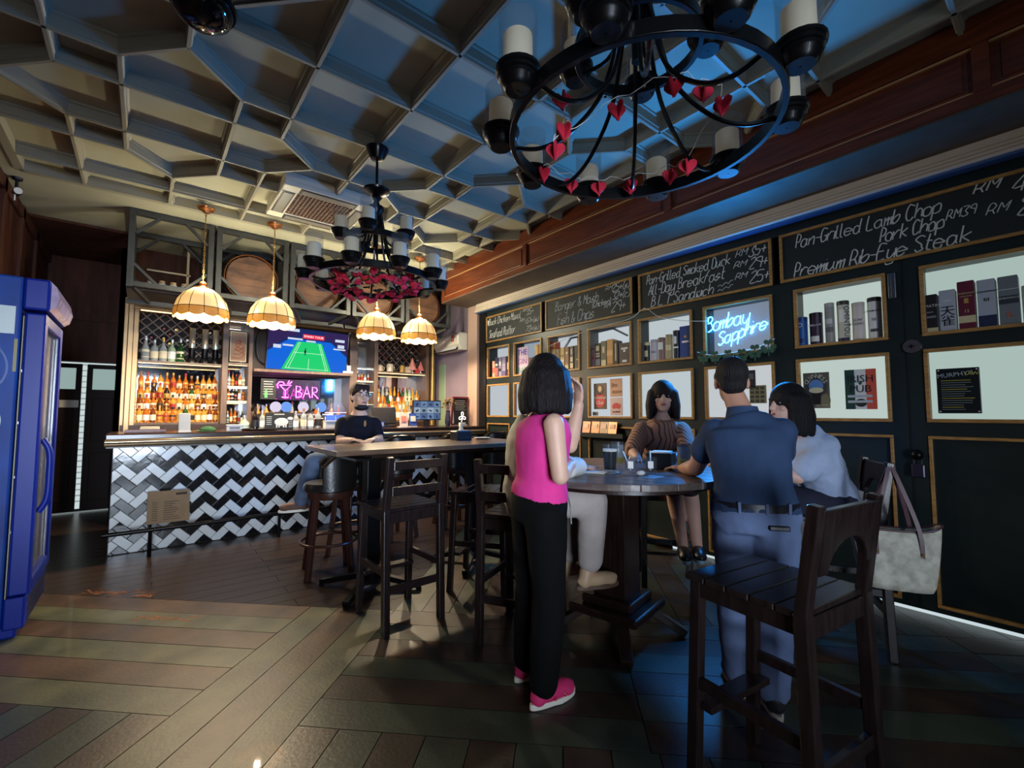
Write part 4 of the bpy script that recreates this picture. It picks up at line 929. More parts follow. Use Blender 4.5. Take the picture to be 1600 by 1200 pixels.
# ================================================================== BOXES AND TINS IN THE WINDOWS
ZS=1.875
def pack(y0,y1,h,rgb,kind,label,cols,i,texts=(),x=4.115,dep=.09):
    wd=abs(y0-y1)-.006; yc=(y0+y1)/2
    t=thing('whisky_box' if kind=='box' else 'whisky_tin',label,'box' if kind=='box' else 'tin',(x,yc,ZS),random.uniform(-.04,.04),'boxed bottles on the window shelves')
    mb_=mat('pack %d %d %d'%rgb,rgb,.45)
    if kind=='box':
        ob('box_body',MB().bb(0,dep,-wd/2,wd/2,0,h),mb_,t,bevel=.003); ob('box_flap',MB().bb(.002,dep-.002,-wd/2+.002,wd/2-.002,h,h+.003),mb_,t)
        for z0,z1,c,wf in cols: ob('printed_band',MB().bb(-.0015,.0,-wd*wf/2,wd*wf/2,z0*h,z1*h),mat('pack %d %d %d'%c,c,.5),t)
    else:
        r=wd/2; t.location.x=x+r
        ob('tin_body',MB().lathe([(.003,0),(r,.001),(r,h-.03),(.003,h-.03)],24),mb_,t,smooth=True); ob('tin_lid',MB().lathe([(r*1.02,h-.032),(r*1.02,h-.002),(r*.96,h),(.003,h)],24),mat('pack %d %d %d'%cols[0][2],cols[0][2],.4),t,smooth=True)
        for z0,z1,c,wf in cols[1:]:
            mb=MB(); vs=[];fs=[]
            for j in range(9):
                a=PI+(-1+2*j/8)*wf*1.3; vs+=[(r*1.012*math.cos(a),r*1.012*math.sin(a),z0*h),(r*1.012*math.cos(a),r*1.012*math.sin(a),z1*h)]
            for j in range(8): fs.append((2*j,2*j+1,2*j+3,2*j+2))
            mb.add(vs,fs); ob('printed_band',mb,mat('pack %d %d %d'%c,c,.5),t)
    for tx,s,z,c in texts:
        textmesh('printed_name',tx,s,mat('pack %d %d %d'%c,c,.5),t,((-.0035 if kind=='box' else -wd/2*1.04),0,z*h),ROTX)
    return t
WHT=(226,222,212);BLK=(26,24,26);CRM=(214,196,150);GLD=(190,146,72);NVY=(34,40,74);RED=(150,40,44);GRY=(130,132,138)
# double door, left leaf: six round tins
pack(1.425,1.335,.25,(30,84,150),'tin','short blue tin at left end of the row of six tins',[(0,0,(24,60,120)),(.15,.30,(20,40,90),.5)],0,[('O',.05,.72,WHT)])
pack(1.325,1.23,.27,(52,34,52),'tin','dark plum tin second in the row above the pint sign',[(0,0,(40,26,40)),(.14,.30,WHT,.55)],1,[('ABERLOUR',.02,.62,WHT)])
pack(1.215,1.145,.33,(150,146,138),'tin','tall grey tin with pale landscape print third in the row',[(0,0,(176,172,164)),(.3,.42,(96,94,96),.7),(.5,.62,(200,196,188),.6)],2)
pack(1.135,1.05,.33,(206,196,176),'tin','cream tin with upright dark lettering fourth in the row',[(0,0,(60,54,52)),(.0,.13,(44,34,70),.9),(.5,.8,(236,230,216),.4)],3)
textmesh('printed_name','TOMINTOUL',.05,mat('pack 26 24 26',BLK,.5),[o for o in bpy.data.objects if o.get('label','').startswith('cream tin with upright')][0],(-.037,-.03,.17),(R(90),R(90),R(-62)),sx=1)
pack(1.04,.955,.30,(216,202,190),'tin','pinkish cream tin with a gold seal fifth in the row',[(0,0,(206,192,180)),(.05,.08,GRY,.9)],4,[('GLEN',.026,.55,GRY),('MORAY',.026,.45,GRY)])
pack(.945,.855,.32,(222,218,212),'tin','white tin with black lid at the right end of the row of tins',[(0,0,BLK),(.0,.02,BLK,.9),(.2,.27,(70,70,74),.45)],5,[('LAPHROAIG',.019,.68,BLK),('10',.03,.48,BLK)])
# right leaf: six square boxes
pack(.645,.552,.27,(40,36,38),'box','black box with a gold lower panel at the left end of the nearest window',[(0,.17,CRM,1),(.42,.47,GRY,.8),(.55,.58,GRY,.5)],0,[('TOMATIN',.026,.72,WHT)])
pack(.548,.463,.285,(186,186,192),'box','pale grey box with two large brushed characters in the nearest window',[(.74,.78,(206,206,206),.5)],1,[('天',.075,.50,BLK),('雀',.075,.27,BLK)])
pack(.459,.373,.325,(104,28,48),'box','wine red box with cream band and gold square in the nearest window',[(.17,.31,CRM,1),(.56,.66,GLD,.26),(.0,.02,WHT,1)],2,[('GLENDRONACH',.0145,.76,CRM),('12',.025,.40,CRM),('HIGHLAND',.011,.70,CRM)])
pack(.369,.281,.315,(176,180,188),'box','pale silver box with navy base in the nearest window',[(0,.28,NVY,1),(.57,.63,BLK,.3)],3,[('GLENMORANGIE',.0135,.76,BLK),('12',.016,.60,WHT)])
pack(.277,.185,.315,(120,124,130),'box','grey box with a dark band and an orange monogram in the nearest window',[(.46,.62,(52,58,66),1),(.74,.75,WHT,1)],4,[('BENROMACH',.016,.57,WHT),('B',.05,.24,(200,110,70))])
pack(.18,.09,.24,(170,172,160),'box','pale olive box cut by the right edge of the view',[(.4,.6,(120,124,110),.8)],5)
# window by the bar
for i,(a,b,h,c,k,lab,bd) in enumerate(((5.61,5.52,.26,(206,150,120),'tin','pinkish tin at the left of the window nearest the bar',[(0,0,(190,140,110)),(.3,.6,(196,90,70),.7)]),(5.51,5.43,.30,(58,60,90),'box','navy and red box second in the window nearest the bar',[(.1,.5,(190,90,90),.9),(.6,.7,WHT,.7)]),(5.42,5.35,.30,(140,140,160),'box','grey violet box third in the window nearest the bar',[(.3,.45,BLK,.8),(.6,.8,WHT,.6)]),(5.34,5.25,.30,(156,144,176),'box','lilac striped box fourth in the window nearest the bar',[(.0,.3,(90,80,130),1),(.6,.62,WHT,.8)]),(5.24,5.13,.30,(34,30,32),'box','black box at the right of the window nearest the bar',[(.35,.7,CRM,.5),(.12,.25,RED,.6)]))): pack(a,b,h,c,k,lab,bd,i)
# second window: a printed card and boxes behind it
t=thing('printed_card','pale card printed with large coloured letters in the second window from the bar','poster',(4.12,4.87,ZS)); ob('card_sheet',MB().bb(0,.012,-.12,.12,0,.40),mat('lilac card',(196,170,190),.6),t,bevel=.003)
for tx,z,c in (('THE',.32,(50,60,180)),('GIN',.19,(150,90,160)),('BAR',.07,(60,150,120))): textmesh('card_letters',tx,.11,mat('pack %d %d %d'%c,c,.6),t,(-.003,.0,z),ROTX)
pack(4.74,4.65,.23,(70,40,36),'box','short brown box in front of the lettered card',[(.5,.7,CRM,.7)],0)
pack(4.64,4.53,.40,(226,180,110),'tin','tall golden tin in the second window from the bar',[(0,0,(210,170,110)),(.4,.6,(240,210,150),.8)],1); pack(4.52,4.43,.39,(212,176,120),'box','tall honey coloured box in the second window from the bar',[(.5,.7,CRM,.8)],2)
# third window
for i,(a,b,h,c,lab,bd) in enumerate(((4.285,4.215,.30,(200,160,100),'honey box at the left of the third window from the bar',[(.6,.9,CRM,.6)]),(4.21,4.125,.29,(120,92,62),'olive brown box second in the third window',[(.5,.6,GLD,.6)]),(4.12,4.045,.30,(206,170,100),'yellow striped box third in the third window',[(.4,.5,WHT,.8),(.6,.7,(150,110,60),.8)]),(4.04,3.965,.30,(140,92,66),'copper brown box fourth in the third window',[(.1,.25,CRM,.8),(.7,.8,CRM,.4)]),(3.955,3.885,.30,(60,44,36),'dark brown box with round cream emblem in the third window',[(.1,.3,CRM,.8),(.36,.56,CRM,.6),(.65,.9,CRM,.3)]),(3.875,3.75,.30,(28,24,24),'black box at the right of the third window',[(.4,.44,CRM,.4)]))): pack(a,b,h,c,'box',lab,bd,i)
pack(4.30,4.20,.09,(176,70,50),'box','small red and gold carton standing on a honey box in the third window',[(.2,.8,GLD,.7)],7); bpy.data.objects[[o.name for o in bpy.data.objects if o.get('label','').startswith('small red and gold carton')][0]].location.z=ZS+.306
t=thing('wire_bracket','grey angled bracket bars on the glass of the third and fourth windows','bracket',(4.22,3.9,2.28)); mb=MB(); mb.bar((0,.30,-.16),(0,.13,.02),.02,.02); mb.bar((0,.13,.02),(0,-.55,.05),.02,.02); mb.bar((0,-.55,.05),(0,-.75,-.06),.02,.02); ob('bars',mb,mat('bracket grey',(110,120,128),.5),t); ob('bar_drop',MB().bar((0,.0,.02),(0,.0,-.14),.02,.02),mat('bracket grey',(110,120,128),.5),t)
# fourth window
for i,(a,b,h,c,lab,bd) in enumerate(((3.60,3.545,.26,(150,120,116),'mauve box at the left of the fourth window from the bar',[(.86,.9,BLK,1),(.4,.55,RED,.4)]),(3.54,3.46,.285,(70,60,50),'dark box with cream stripes second in the fourth window',[(.1,.35,GRY,.9),(.45,.5,CRM,.8),(.55,.6,CRM,.8),(.7,.9,CRM,.6)]),(3.455,3.37,.30,(112,100,76),'olive box with pale oval third in the fourth window',[(.06,.28,CRM,.8),(.55,.8,CRM,.4)]),(3.365,3.275,.31,(206,150,86),'golden box with diagonal sheen fourth in the fourth window',[(.0,.12,(170,110,60),1),(.4,.6,(226,176,110),1)]),(3.27,3.205,.285,(60,50,44),'dark box with script fifth in the fourth window',[(.2,.9,CRM,.25)]),(3.195,3.04,.245,(66,48,50),'plum box with pale emblem at the right of the fourth window',[(.72,.8,WHT,.6),(.14,.24,WHT,.4),(.6,.7,WHT,.2)]))): pack(a,b,h,c,'box',lab,bd,i)
# fifth window
for i,(a,b,h,c,k,lab,bd) in enumerate(((2.88,2.81,.22,(50,46,44),'tin','dark tin with cream lid at the left of the fifth window',[(0,0,CRM),(.3,.6,CRM,.6)]),(2.80,2.72,.24,(190,180,184),'tin','pale pink tin second in the fifth window',[(0,0,(170,160,164)),(.4,.5,GRY,.7)]),(2.71,2.63,.25,(132,100,92),'tin','brown pink tin third in the fifth window',[(0,0,(120,90,84)),(.5,.8,WHT,.6)]),(2.62,2.545,.27,(170,150,104),'tin','olive gold tin fourth in the fifth window',[(0,0,(160,140,96)),(.4,.6,CRM,.8)]),(2.535,2.46,.30,(28,34,54),'tin','tall navy tin fifth in the fifth window',[(0,0,(50,40,40)),(.55,.8,WHT,.35),(.4,.45,WHT,.7)]),(2.45,2.32,.325,(26,60,130),'box','tall blue box at the right of the fifth window beside the neon',[(.5,.56,WHT,.6),(.65,.72,GLD,.2)]))): pack(a,b,h,c,k,lab,bd,i)
# ================================================================== BLUE NEON SCRIPT
t=thing('script_neon','bright cyan neon script sign of two words in its own window','neon sign',(4.15,2.13,2.0))
NB=glow('cyan neon',(45,165,255),32)
mb=MB()
for tx,h,u,u1,v,sl in (('Bombay',.135,-.055,.345,.115,.10),('Sapphire',.115,.055,.495,-.025,.24)):
    wd=strokes(tx,h,shear=.26,gap=.7,stretch=1,wob=.05)[1]
    stx,wd=strokes(tx,h,shear=.26,gap=.7,smooth=4,wob=.05,stretch=(u1-u)/wd)
    for p in stx: mb.tube([(0,-(u+a),v+b+sl*a) for a,b in p],.0040,6)
ob('script_tube',mb,NB,t,smooth=True)
ob('acrylic_backing',MB().bb(.02,.026,-.52,.04,-.08,.31),mat('neon acrylic',(150,160,170),.5,alpha=.08,spec=.1),t)
lamp('script_neon_glow','AREA',(4.05,1.88,2.12),90,(.02,.30,1.0),(0,1.88,2.12),shape='RECTANGLE',size=.45,size_y=.3)
lamp('script_neon_glow','POINT',(4.13,1.88,2.14),2.2,(.03,.45,1.0),shadow_soft_size=.12)
t=thing('neon_cable','thin pale cable looping from the chalkboard to the blue neon window','cable',(4.045,2.0,2.2)); ob('cord',MB().tube(crom([(0,.12,-.0),(0,.35,.04),(0,.62,.12),(0,.80,.24),(0,1.0,.16),(0,1.6,.12),(0,2.3,.0)],5),.003,5),M_paper,t); ob('cord_clip',MB().box((0,.80,.24),(.01,.02,.01)),M_white,t)
# shamrock garland
t=thing('clover_garland','string of green paper clovers along the bottom of the blue neon window','garland',(4.035,1.9,1.86))
M_clov=mat('clover green',(58,92,70),.6,noise=.2,scale=10); mb=MB()
for i,(y,z,s) in enumerate(((2.16,.01,.06),(2.05,.0,.055),(1.93,.0,.055),(1.81,-.01,.06),(1.70,.01,.065),(1.59,.04,.065))):
    c=MB()
    for a in(90,210,330): 
        cx_,cz_=math.cos(R(a)),math.sin(R(a))
        for b in(-1,1): 
            u=R(a)+b*.42; P=[(s*.68*math.cos(u)+s*.30*math.cos(2*PI*k/10),s*.68*math.sin(u)+s*.30*math.sin(2*PI*k/10)) for k in range(10)]; c.prism(P,.004+.001*(b>0),(0,y-1.9,z),(0,-1,0),(0,0,1))
    for a in(90,210,330): c.prism([(s*.7*math.cos(R(a)-.35),s*.7*math.sin(R(a)-.35)),(s*.7*math.cos(R(a)+.35),s*.7*math.sin(R(a)+.35)),(0,0)],.0045,(0,y-1.9,z),(0,-1,0),(0,0,1))
    c.prism([(-.006,-s*1.2),(.006,-s*1.2),(.004,0),(-.004,0)],.004,(0,y-1.9,z),(0,-1,0),(0,0,1))
    ob('paper_clover',c,M_clov,t)
ob('string',MB().tube(crom([(-.001,.32,.06),(-.001,.2,.02),(-.001,.0,.02),(-.001,-.2,.04),(-.001,-.36,.10)]),.002,4),M_paper,t)
# ================================================================== SIGNS ON THE LOWER PANELS
def sign(label,y0,y1,z0,z1,rgb,r=.5,x=4.108,cat='sign',m=None):
    t=thing('tin_sign' if cat=='sign' else 'poster',label,cat,(x,(y0+y1)/2,(z0+z1)/2)); wd=abs(y0-y1);h=z1-z0
    ob('sign_plate',MB().bb(0,.008,-wd/2,wd/2,-h/2,h/2),mat('sign %d %d %d'%rgb,rgb,r),t,bevel=.004); return t,wd,h
def pr(t,poly,rgb,x=-.0015,nm='printed_shape'): ob(nm,MB().prism(poly,.0012,(x,0,0),(0,-1,0),(0,0,1)),mat('print %d %d %d'%rgb,rgb,.5),t)
def rect(a,b,c,d): return [(a,c),(b,c),(b,d),(a,d)]
def oval(cx,cz,rx,rz,n=20,a0=0,a1=2*PI): return [(cx+rx*math.cos(a0+(a1-a0)*k/n),cz+rz*math.sin(a0+(a1-a0)*k/n)) for k in range(n if a1-a0>6.2 else n+1)]
def tx(t,s,sz,u,v,rgb,x=-.004,rot=0,sx=1): textmesh('sign_lettering',s,sz,mat('print %d %d %d'%rgb,rgb,.5),t,(x,-u,v),(R(90),-rot,R(-90)),sx=sx)
t,wd,h=sign('brown tin sign with a pint of dark beer on the left door panel',1.37,1.19,1.385,1.665,(92,84,72))
pr(t,oval(0,.03,.075,.09),(60,56,54)); pr(t,oval(0,.035,.05,.05),(90,130,180),-.002)
for k in range(8):
    a=R(155-130*k/7); tx(t,'GUINNESS'[k],.045,.068*math.cos(a),.03+.082*math.sin(a),(200,190,170),rot=-(a-PI/2)*-1)
pr(t,[(-.035,.0),(.035,.0),(.028,-.11),(-.028,-.11)],(24,18,18),-.0025); pr(t,oval(0,.0,.05,.022),(200,190,150),-.003); pr(t,oval(.06,-.08,.035,.05),(120,110,80),-.002); tx(t,'GOOD',.03,.045,-.122,(190,180,140))
t,wd,h=sign('green white and orange tin sign on the left door panel',1.09,.90,1.375,1.67,(216,214,210))
pr(t,rect(-.095,-.035,-.147,.147),(28,62,52)); pr(t,rect(.035,.095,-.147,.147),(200,82,60)); tx(t,'IRISH',.075,0,.075,(26,24,28),sx=.95); tx(t,'PUB',.075,0,-.0,(26,24,28)); pr(t,oval(0,.045,.01,.012),(30,90,60),-.003)
for a in(-.06,-.1): pr(t,rect(-.08,.07,a,a+.018),(170,176,180),-.002)
pr(t,oval(0,-.10,.035,.03),(40,38,42),-.0018)
t,wd,h=sign('black tin sign full of small text on the nearest door panel',.58,.375,1.345,1.64,(28,34,36),.25)
tx(t,"MURPHY'S",.038,-.012,.105,(170,176,178),rot=R(6)); tx(t,'LAW',.03,.065,.108,(210,190,80))
for k in range(14): pr(t,rect(-.08,.02+.06*random.random(),.065-.0145*k,.069-.0145*k),(120,126,120) if k%4 else (180,160,60),-.002,'printed_line')
for a in(-.09,.09):
    for b in(-.135,.135): pr(t,oval(a,b,.005,.005,8),(200,200,200),-.003,'rivet')
t,wd,h=sign('purple poster with dancers in the second lower window from the bar',4.93,4.73,1.38,1.67,(150,80,170),cat='poster'); pr(t,rect(-.1,.1,-.145,-.07),(40,20,26)); tx(t,'RICARD',.05,0,-.105,(230,150,60)); pr(t,oval(-.03,.05,.04,.07),(226,200,240),-.002); pr(t,oval(.04,.02,.035,.06),(70,40,110),-.002); pr(t,oval(.03,.11,.03,.02),(236,190,220),-.0025)
t,wd,h=sign('dark poster with large pale letters in the third lower window',3.89,3.75,1.31,1.61,(34,28,50),cat='poster'); tx(t,'DRINK',.042,0,-.03,(180,170,200)); tx(t,'COLD',.042,0,-.075,(180,170,200)); tx(t,'BEER',.05,0,-.12,(190,180,210)); pr(t,oval(0,.07,.04,.05),(90,70,120),-.002)
t,wd,h=sign('small brown poster above the dark lettered one in the third lower window',4.0,3.84,1.62,1.75,(170,120,100),cat='poster'); pr(t,rect(-.05,.05,-.03,.03),(200,160,130))
t,wd,h=sign('brown tin sign with a round red badge in the fourth lower window',3.56,3.37,1.39,1.69,(98,74,62)); pr(t,oval(0,-.05,.075,.08),(190,54,52)); pr(t,oval(0,.075,.05,.06),(70,54,48)); pr(t,oval(0,.085,.028,.035),(200,170,130),-.002); tx(t,'HAVANA',.045,0,-.02,(226,214,200)); tx(t,'Club',.055,0,-.075,(226,214,200))
t,wd,h=sign('tan tin sign with script in the fourth lower window, upper of two',3.32,3.15,1.53,1.73,(200,150,120)); tx(t,'Jim',.07,-.02,.03,(150,110,70)); tx(t,'BEAM',.05,.01,-.05,(150,110,70))
t,wd,h=sign('pale tin sign with a red bull in the fourth lower window, lower of two',3.32,3.15,1.32,1.52,(206,180,180)); pr(t,[(-.06,.0),(-.03,.035),(.02,.04),(.05,.02),(.065,.03),(.06,-.01),(.04,-.03),(.0,-.02),(-.04,-.03)],(196,56,62)); tx(t,'RedBull',.032,0,-.06,(120,60,64))
t,wd,h=sign('small paper note in the bottom corner of the fourth lower window',3.58,3.5,1.315,1.36,(150,140,124),cat='poster'); pr(t,rect(-.03,.03,-.01,.01),(90,84,76))
t,wd,h=sign('dark narrow poster in the lower window under the blue neon',1.82,1.735,1.56,1.72,(40,36,40),cat='poster'); pr(t,rect(-.03,.03,.0,.05),(90,84,84))
t,wd,h=sign('olive poster of small pictures in the lower window under the blue neon',1.79,1.65,1.43,1.585,(128,120,86),cat='poster')
for i in range(3):
    for j in range(4): pr(t,rect(-.06+.042*i,-.03+.042*i,-.07+.037*j,-.045+.037*j),(64,58,44),-.002,'printed_picture')
# leaflet holder
for i,(y,c,tt) in enumerate(((3.60,(206,130,100),'O'),(3.465,(200,126,90),'W'),(3.34,(120,100,84),'M'),(3.22,(210,140,100),'C'))):
    t=thing('leaflet',f'{("leftmost","second","third","rightmost")[i]} of four copper coloured leaflets in the wall rack','leaflet',(4.02,y,1.10),0,'leaflets in the wall rack'); m=Matrix.Rotation(R(10),3,'Y')
    ob('leaflet_sheet',MB().box((0,0,.075),(.006,.115,.145),m=m),mat('leaf %d'%i,c,.35,.3),t); ob('leaflet_print',MB().box((-.004,0,.095),(.003,.07,.05),m=m),mat('leafp',(226,190,160),.5),t); ob('leaflet_line',MB().box((-.004,0,.04),(.003,.09,.012),m=m),mat('leafd',(90,50,40),.5),t)
t=thing('leaflet_rack','dark ledge rack holding four leaflets below the fourth window','rack',(4.04,3.4,1.09)); ob('ledge',MB().bb(-.05,.04,-.34,.34,-.02,.01),M_green,t,bevel=.004); ob('rack_lip',MB().bb(-.055,-.045,-.34,.34,-.02,.03),M_green,t)
# door furniture
dk=thing('door_lock','round steel door lock between the two door leaves','lock',(4.052,.685,1.80)); ob('lock_plate',MB().lathe([(.003,-.012),(.045,-.012),(.05,-.004),(.05,.018)],20,axis='X'),M_steel,dk,smooth=True); ob('keyhole',MB().box((-.014,0,0),(.004,.035,.010)).box((-.014,0,0),(.004,.01,.028)),M_blackp,dk)
dk=thing('padlocked_latch','dark door knob with a padlock on the right door leaf','knob',(4.045,.68,1.07)); ob('knob',MB().ell((-.04,0,0),(.03,.035,.035)),M_black,dk,smooth=True); ob('knob_stem',MB().tube([(-.03,0,0),(.03,0,0)],.012,8),M_black,dk); ob('padlock',MB().bb(-.045,-.015,-.035,.035,-.15,-.06),mat('padlock',(70,64,80),.3,.7),dk,bevel=.008); ob('shackle',MB().tube([(-.03,-.02,-.06),(-.03,-.018,-.02),(-.03,.0,-.005),(-.03,.018,-.02),(-.03,.02,-.06)],.005,6),M_steel,dk)
dk=thing('door_bolt','narrow clear hinge plate beside the left door window','hinge',(4.052,.775,2.24)); ob('hinge_plate',MB().bb(0,.012,-.022,.022,-.09,.09),mat('dull steel',(120,120,124),.3,.8),dk,bevel=.004); ob('hinge_pin',MB().tube([(-.004,0,-.08),(-.004,0,.08)],.006,6),M_steel,dk)

# ================================================================== HIGH TABLE BY THE BAR
t=thing('high_table','long narrow high wooden table in front of the bar','table',(1.83,3.5,0),0)
M_top=mat('table top wood',(112,84,62),.3,noise=.45,scale=4,stretch=(1.2,10,10),coat=.2)
for k in range(5): ob('top_plank',MB().bb(-.82,.95,-.385+.155*k,-.385+.155*k+.152,1.055,1.09),M_top,t,bevel=.003)
ob('apron',MB().bb(-.5,.62,-.2,.2,1.012,1.055),M_dwood,t)
for x in(-.42,.55):
    ob('column',MB().bb(x-.055,x+.055,-.055,.055,.04,1.01),M_black,t,bevel=.006)
    ob('head_plate',MB().bb(x-.2,x+.2,-.2,.2,.995,1.012),M_black,t)
    for k in range(4):
        a=R(45+90*k); c,s=math.cos(a),math.sin(a); ob('foot',MB().bar((x+.05*c,.05*s,.10),(x+.40*c,.40*s,.035),.05,.04),M_black,t,bevel=.004); ob('foot_pad',MB().lathe([(.02,0),(.022,.02),(.003,.02)],10,(x+.39*c,.39*s,0)),M_black,t)
# tissue box and plate on it
t=thing('tissue_box','black tissue box with a white tissue on the high table','tissue box',(2.36,3.70,1.09)); ob('box_shell',MB().bb(-.085,.085,-.06,.06,0,.085),mat('black box',(22,22,26),.3),t,bevel=.006); ob('box_top',MB().bb(-.075,.075,-.05,.05,.085,.092),mat('grey edge',(120,120,120),.4),t); ob('tissue',MB().cap((0,0,.09),(.0,0,.15),.035,.016,8,.5),M_paper,t,smooth=True)
t=thing('side_plate','white side plate on the high table by the tissue box','plate',(2.62,3.72,1.09)); ob('plate_dish',MB().lathe([(.003,.004),(.05,.004),(.08,.016),(.083,.014),(.052,0),(.003,0)],24),M_white,t,smooth=True); ob('plate_cutlery',MB().bar((-.07,0,.02),(.07,.02,.018),.01,.004),M_steel,t)

# ================================================================== ROUND TABLE
TX,TY=2.32,1.84
t=thing('round_table','round dark plank table on a square pedestal where the people gather','table',(TX,TY,0),R(12))
M_rt=mat('round table wood',(104,90,84),.34,noise=.4,scale=5,stretch=(10,1.2,10),bump=.05)
Rt=.66; nb_=10
for k in range(nb_):
    a=-Rt+2*Rt*k/nb_+.002;b=-Rt+2*Rt*(k+1)/nb_-.002
    P=[(x,math.sqrt(max(0,Rt*Rt-x*x))) for x in [a+(b-a)*j/5 for j in range(6)]]; P2=[(x,-z) for x,z in P]
    ob('table_plank',MB().prism(P2+P[::-1],.034,(0,0,.966)),M_rt,t,bevel=.002,seg=1)
ob('table_ring',MB().lathe([(.55,.935),(.58,.935),(.58,.966),(.55,.966),(.55,.935)],40),M_dwood,t,smooth=True)
ob('cross_batten',MB().bb(-.5,.5,-.05,.05,.93,.966).bb(-.05,.05,-.5,.5,.93,.966),M_dwood,t)
ob('pedestal',MB().bb(-.105,.105,-.105,.105,.20,.935),M_dwood,t,bevel=.006)
ob('pedestal_base',MB().prism([(-.22,-.22),(.22,-.22),(.22,.22),(-.22,.22)],.05,(0,0,.15)).prism([(-.16,-.16),(.16,-.16),(.16,.16),(-.16,.16)],.05,(0,0,.20)),M_dwood,t,bevel=.012)
for k in range(4):
    a=R(33+90*k); c,s=math.cos(a),math.sin(a); mb=MB(); mb.bar((c*.05,s*.05,.14),(c*.22,s*.22,.145),.07,.05); mb.bar((c*.20,s*.20,.145),(c*.40,s*.40,.02),.07,.045); ob('foot',mb,M_dwood,t,bevel=.006)
# drinks and things on the round table
def on_t(name,label,cat,x,y,grp=None,rz=0): return thing(name,label,cat,(x,y,1.0),rz,grp)
M_bg=mat('thin drinking glass',(70,82,90),.03,alpha=.14,spec=1,ior=1.5)
t=on_t('pint_glass','pint of near black stout on a coaster at the left of the round table','glass',2.12,1.72)
ob('glass_wall',MB().lathe([(.003,.005),(.031,.006),(.036,.03),(.044,.165),(.042,.165),(.034,.03),(.003,.02)],24),M_bg,t,smooth=True); ob('stout',MB().lathe([(.003,.022),(.033,.022),(.0395,.125),(.003,.125)],20),mat('stout',(14,8,8),.15),t,smooth=True); ob('froth',MB().lathe([(.0397,.1255),(.041,.140),(.003,.140)],20),mat('froth',(214,210,200),.8),t,smooth=True)
t=on_t('coaster','round mat under the pint of stout','coaster',2.125,1.725); t.location.z=1.0005; ob('coaster_disc',MB().lathe([(.003,.004),(.062,.004),(.063,.0),(.003,0)],24),mat('coaster',(70,74,80),.6),t,smooth=True)
ob('coaster_ring',MB().lathe([(.048,.0045),(.052,.0045),(.052,.0052),(.048,.0052),(.048,.0045)],24),M_paper,t)
def mug(x,y,lab,fill,rz,h=.155):
    t=on_t('beer_mug',lab,'glass',x,y,None,rz); ob('glass_wall',MB().lathe([(.003,.004),(.042,.004),(.043,.02),(.041,h),(.038,h),(.038,.025),(.003,.018)],24),M_bg,t,smooth=True)
    ob('beer',MB().lathe([(.003,.026),(.0375,.026),(.0375,fill),(.003,fill)],20),mat('lager',(176,160,60),.1,trans=.4,emit=(150,140,40),es=.03),t,smooth=True)
    ob('froth',MB().lathe([(.038,fill+.002),(.0385,h-.02),(.0375,h-.02),(.0372,fill+.002)],20),mat('froth film',(210,222,230),.6,alpha=.16),t,smooth=True)
    ob('handle',MB().tube(crom([(.04,0,.125),(.075,0,.125),(.082,0,.085),(.075,0,.045),(.042,0,.04)]),.007,8),M_bg,t,smooth=True)
mug(2.51,1.48,'tall beer mug a third full of lager by the man in the navy shirt',.07,R(-35),.165); mug(2.42,1.90,'handled beer mug with froth left inside behind the two tumblers',.06,R(150),.16); mug(2.74,1.62,'handled mug half hidden behind the navy shirt of the standing man',.05,R(-60),.15)
for i,(x,y,lab) in enumerate(((2.18,1.62,'small tumbler with a straw and paper sachet nearest the stout'),(2.27,1.55,'small tumbler with a pale label right of the first tumbler'))):
    t=on_t('tumbler',lab,'glass',x,y,'tumblers on the round table'); ob('glass_wall',MB().lathe([(.003,.005),(.034,.005),(.038,.095),(.036,.095),(.032,.018),(.003,.016)],20),M_bg,t,smooth=True); ob('paper_label',MB().box((-.030,-.022,.055),(.03,.004,.04),rz=R(-55)),M_paper,t); ob('straw',MB().tube([(.0,.0,.02),(.03 if i else -.04,.02,.13)],.004,6),mat('straw',(190,220,235),.4),t)
t=on_t('napkin_holder','square black napkin holder with white napkins at the middle of the round table','napkin holder',2.55,1.66,None,R(20)); mb=MB().bb(-.07,.07,-.075,-.065,0,.10).bb(-.07,.07,.065,.075,0,.10).bb(-.075,.075,-.075,.075,0,.01).bb(-.075,-.068,-.075,.075,0,.10); ob('holder_box',mb,M_blackp,t,bevel=.003); ob('napkins',MB().bb(-.06,.06,-.06,.06,.01,.108),M_paper,t,bevel=.006)
t=on_t('phone','white phone face down left of the stout','phone',2.05,1.78,None,.4); ob('phone_body',MB().bb(-.035,.035,-.07,.07,0,.009),M_white,t,bevel=.004); ob('phone_lens',MB().bb(-.028,-.008,.04,.062,.009,.011),M_blackp,t)
t=on_t('crumpled_tissue','crumpled paper tissue in front of the tumblers','tissue',2.17,1.545); ob('tissue_ball',MB().ell((0,0,.014),(.03,.02,.014),nu=9,nv=6),M_paper,t); ob('tissue_tail',MB().ell((.025,.012,.008),(.02,.015,.008),nu=7,nv=5),M_paper,t)
t=on_t('glass_coaster','pale blue paper coaster near the front edge of the round table','coaster',2.16,1.47); ob('coaster_sheet',MB().bb(-.055,.055,-.045,.045,0,.003),mat('pale coaster',(120,150,170),.5),t); ob('coaster_print',MB().bb(-.03,.03,-.02,.02,.003,.0036),mat('coaster print',(80,110,140),.5),t)
